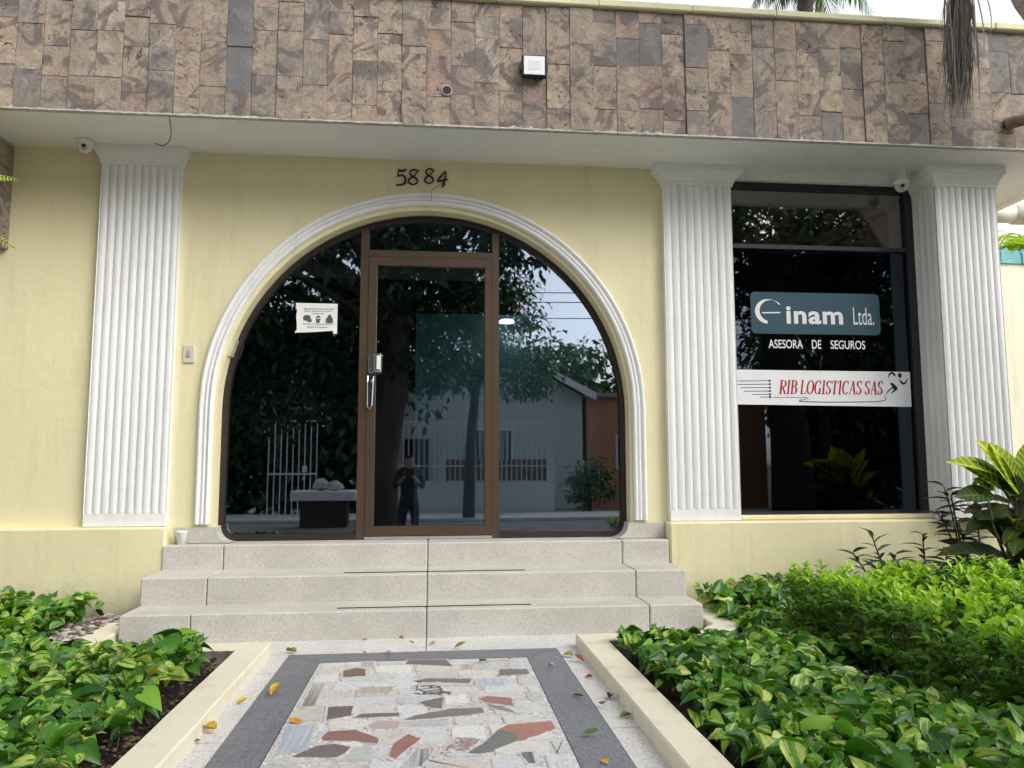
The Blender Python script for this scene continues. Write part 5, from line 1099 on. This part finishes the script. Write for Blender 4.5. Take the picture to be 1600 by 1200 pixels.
mb = MB(); [mb.box(-4.3 + k * .155, -4.278 + k * .155, -9.6, -9.58, -.38, 2.15) for k in range(9)]; mb.box(-4.3, -3.04, -9.61, -9.57, 2.14, 2.18); mb.box(-4.3, -3.04, -9.61, -9.57, .75, .79); mb.box(-4.3, -3.04, -9.61, -9.57, -.38, -.34); mb.build('bars', WM, gt)
mb = MB(); mb.box(-3.42, -3.30, -9.63, -9.56, .82, .98); mb.build('lock_box', WM, gt)
pw = thing('planter_box', 'white slab on a dark base with pale stones on top, mirrored in the left glass', 'planter', (-2.4, -7.6, -.42))
mb = MB(); mb.box(-3.2, -1.75, -7.5, -6.7, .2, .42, bev=.02); mb.build('slab', WM, pw); mb = MB(); mb.box(-3.0, -1.95, -7.4, -6.85, -.42, .2); mb.build('base', MATS['bark'], pw)
pebbles_mb = MB(); pebbles_mb.lathe((-2.55, -7.0, .42), [(.05, 0), (.20, .06), (.17, .18), (.06, .28)], (0, 0, 1), 9); pebbles_mb.lathe((-2.25, -7.05, .42), [(.05, 0), (.22, .05), (.18, .14), (.05, .22)], (0, .1, 1), 8); pebbles_mb.build('stone', PEB[0], pw)
def hedge(label, x0, x1, y, h, n):
    n = int(n * 1.8)
    t = thing('hedge', label, 'hedge', ((x0 + x1) / 2, y, -.42)); lv = Leaves()
    P = np.stack([U_(n, x0, x1), y + rng.normal(0, .35, n), -.4 + (h + .4) * rng.random(n) ** .8 * (1 + .08 * np.sin(U_(n, x0, x1) * 2))], -1)
    lv.add(T_TREE, P, rng.normal(0, 1, (n, 3)) + np.array([0, .5, -.4]), np.array([0, .6, .8]) + rng.normal(0, .4, (n, 3)), U_(n, .28, .5), np.clip(rng.normal(.35, .25, n), 0, 1), .5)
    mb = MB()
    for k in range(int(x1 - x0)): mb.tube([(x0 + k + .5, y, -.42), (x0 + k + .4, y, h * .7)], .05, 5)
    lv.build('foliage', TREEL, t); mb.build('stem', BARK, t)
hedge('tall dark hedge behind the white gate in the mirrored street', -16, -1.7, -12.3, 4.2, 9000)
hedge('tall dark hedge right of the terracotta house in the mirrored street', 11.2, 30, -12.5, 3.4, 10000)
up_ = thing('utility_pole', 'concrete utility pole with street wires mirrored in the glass', 'pole', (14, -9.0, -.42))
mb = MB(); mb.tube([(14, -9, -.42), (14, -9, 8)], [.14, .10], 10); mb.build('pole', MATS['pavement_concrete'], up_)
mb = MB()
for z, y in ((5.6, -9.0), (5.35, -9.05), (4.9, -9.0)): mb.tube([(x, y, z + .0009 * (x - 0) ** 2) for x in range(-20, 15, 2)], .013, 5, 0, False)
mb.build('wire', BLACKP, up_)

# the photographer, dimly mirrored in the door glass
def person():
    J = {'pel': (-.38, -1.25, .42), 'chest': (-.38, -1.24, .78), 'neck': (-.38, -1.22, .98), 'head': (-.38, -1.19, 1.06), 'top': (-.38, -1.19, 1.16),
         'hl': (-.47, -1.25, .36), 'kl': (-.49, -1.22, .0), 'al': (-.50, -1.26, -.36), 'tl': (-.50, -1.12, -.39), 'hr': (-.29, -1.25, .36), 'kr': (-.27, -1.22, .0), 'ar': (-.26, -1.26, -.36), 'tr': (-.26, -1.12, -.39),
         'sl': (-.56, -1.23, .88), 'el': (-.60, -1.15, .64), 'wl': (-.47, -.96, .80), 'fl': (-.42, -.90, .86), 'sr': (-.20, -1.23, .88), 'er': (-.16, -1.15, .64), 'wr': (-.29, -.96, .80), 'fr': (-.34, -.90, .86)}
    Rr = {'pel': .13, 'chest': .15, 'neck': .055, 'head': .085, 'top': .07, 'hl': .09, 'kl': .06, 'al': .042, 'tl': .035, 'hr': .09, 'kr': .06, 'ar': .042, 'tr': .035, 'sl': .06, 'el': .042, 'wl': .028, 'fl': .03, 'sr': .06, 'er': .042, 'wr': .028, 'fr': .03}
    E_ = [('pel', 'chest'), ('chest', 'neck'), ('neck', 'head'), ('head', 'top'), ('pel', 'hl'), ('hl', 'kl'), ('kl', 'al'), ('al', 'tl'), ('pel', 'hr'), ('hr', 'kr'), ('kr', 'ar'), ('ar', 'tr'), ('chest', 'sl'), ('sl', 'el'), ('el', 'wl'), ('wl', 'fl'), ('chest', 'sr'), ('sr', 'er'), ('er', 'wr'), ('wr', 'fr')]
    K = list(J); me = bpy.data.meshes.new('person'); me.from_pydata([J[k] for k in K], [(K.index(a), K.index(b)) for a, b in E_], [])
    o = bpy.data.objects.new('tmp', me); COL.objects.link(o); o.modifiers.new('s', 'SKIN'); o.modifiers.new('d', 'SUBSURF').levels = 1
    for i, k in enumerate(K):
        sv = me.skin_vertices[0].data[i]; sv.radius = (Rr[k], Rr[k]); sv.use_root = (k == 'pel')
    bpy.context.view_layer.update(); m2 = bpy.data.meshes.new_from_object(o.evaluated_get(bpy.context.evaluated_depsgraph_get())); bpy.data.objects.remove(o); m2.name = 'person'
    m2.materials.clear(); m2.materials.append(plain('dark_clothing', (.03, .032, .04), .9, .2)); m2.materials.append(plain('skin', (.32, .19, .13), .6, .3)); m2.materials.append(plain('dark_hair', (.015, .012, .01), .7, .3))
    for pg in m2.polygons:
        c = pg.center; pg.use_smooth = True
        pg.material_index = 2 if (c.z > 1.09 or (c.z > 1.02 and c.y < -1.2 and abs(c.x + .38) < .12)) else 1 if (c.z > .965 and abs(c.x + .38) < .13) or (c.y > -1.02 and c.z > .6) else 0
    p = bpy.data.objects.new('person', m2); COL.objects.link(p); return p
tag(person(), 'person in dark clothes holding up a phone, dimly mirrored in the door', 'person')
ph = thing('mobile_phone', 'dark mobile phone held up by the person mirrored in the door', 'phone', (-.38, -.85, .84))
mb = MB(); mb.box(-.455, -.305, -.856, -.846, .84, .915, bev=.004); mb.build('body', BLACKP, ph)
mb = MB(); mb.lathe((-.435, -.846, .895), [(.009, 0), (.008, .002)], (0, 1, 0), 14); mb.build('lens', STEEL, ph)
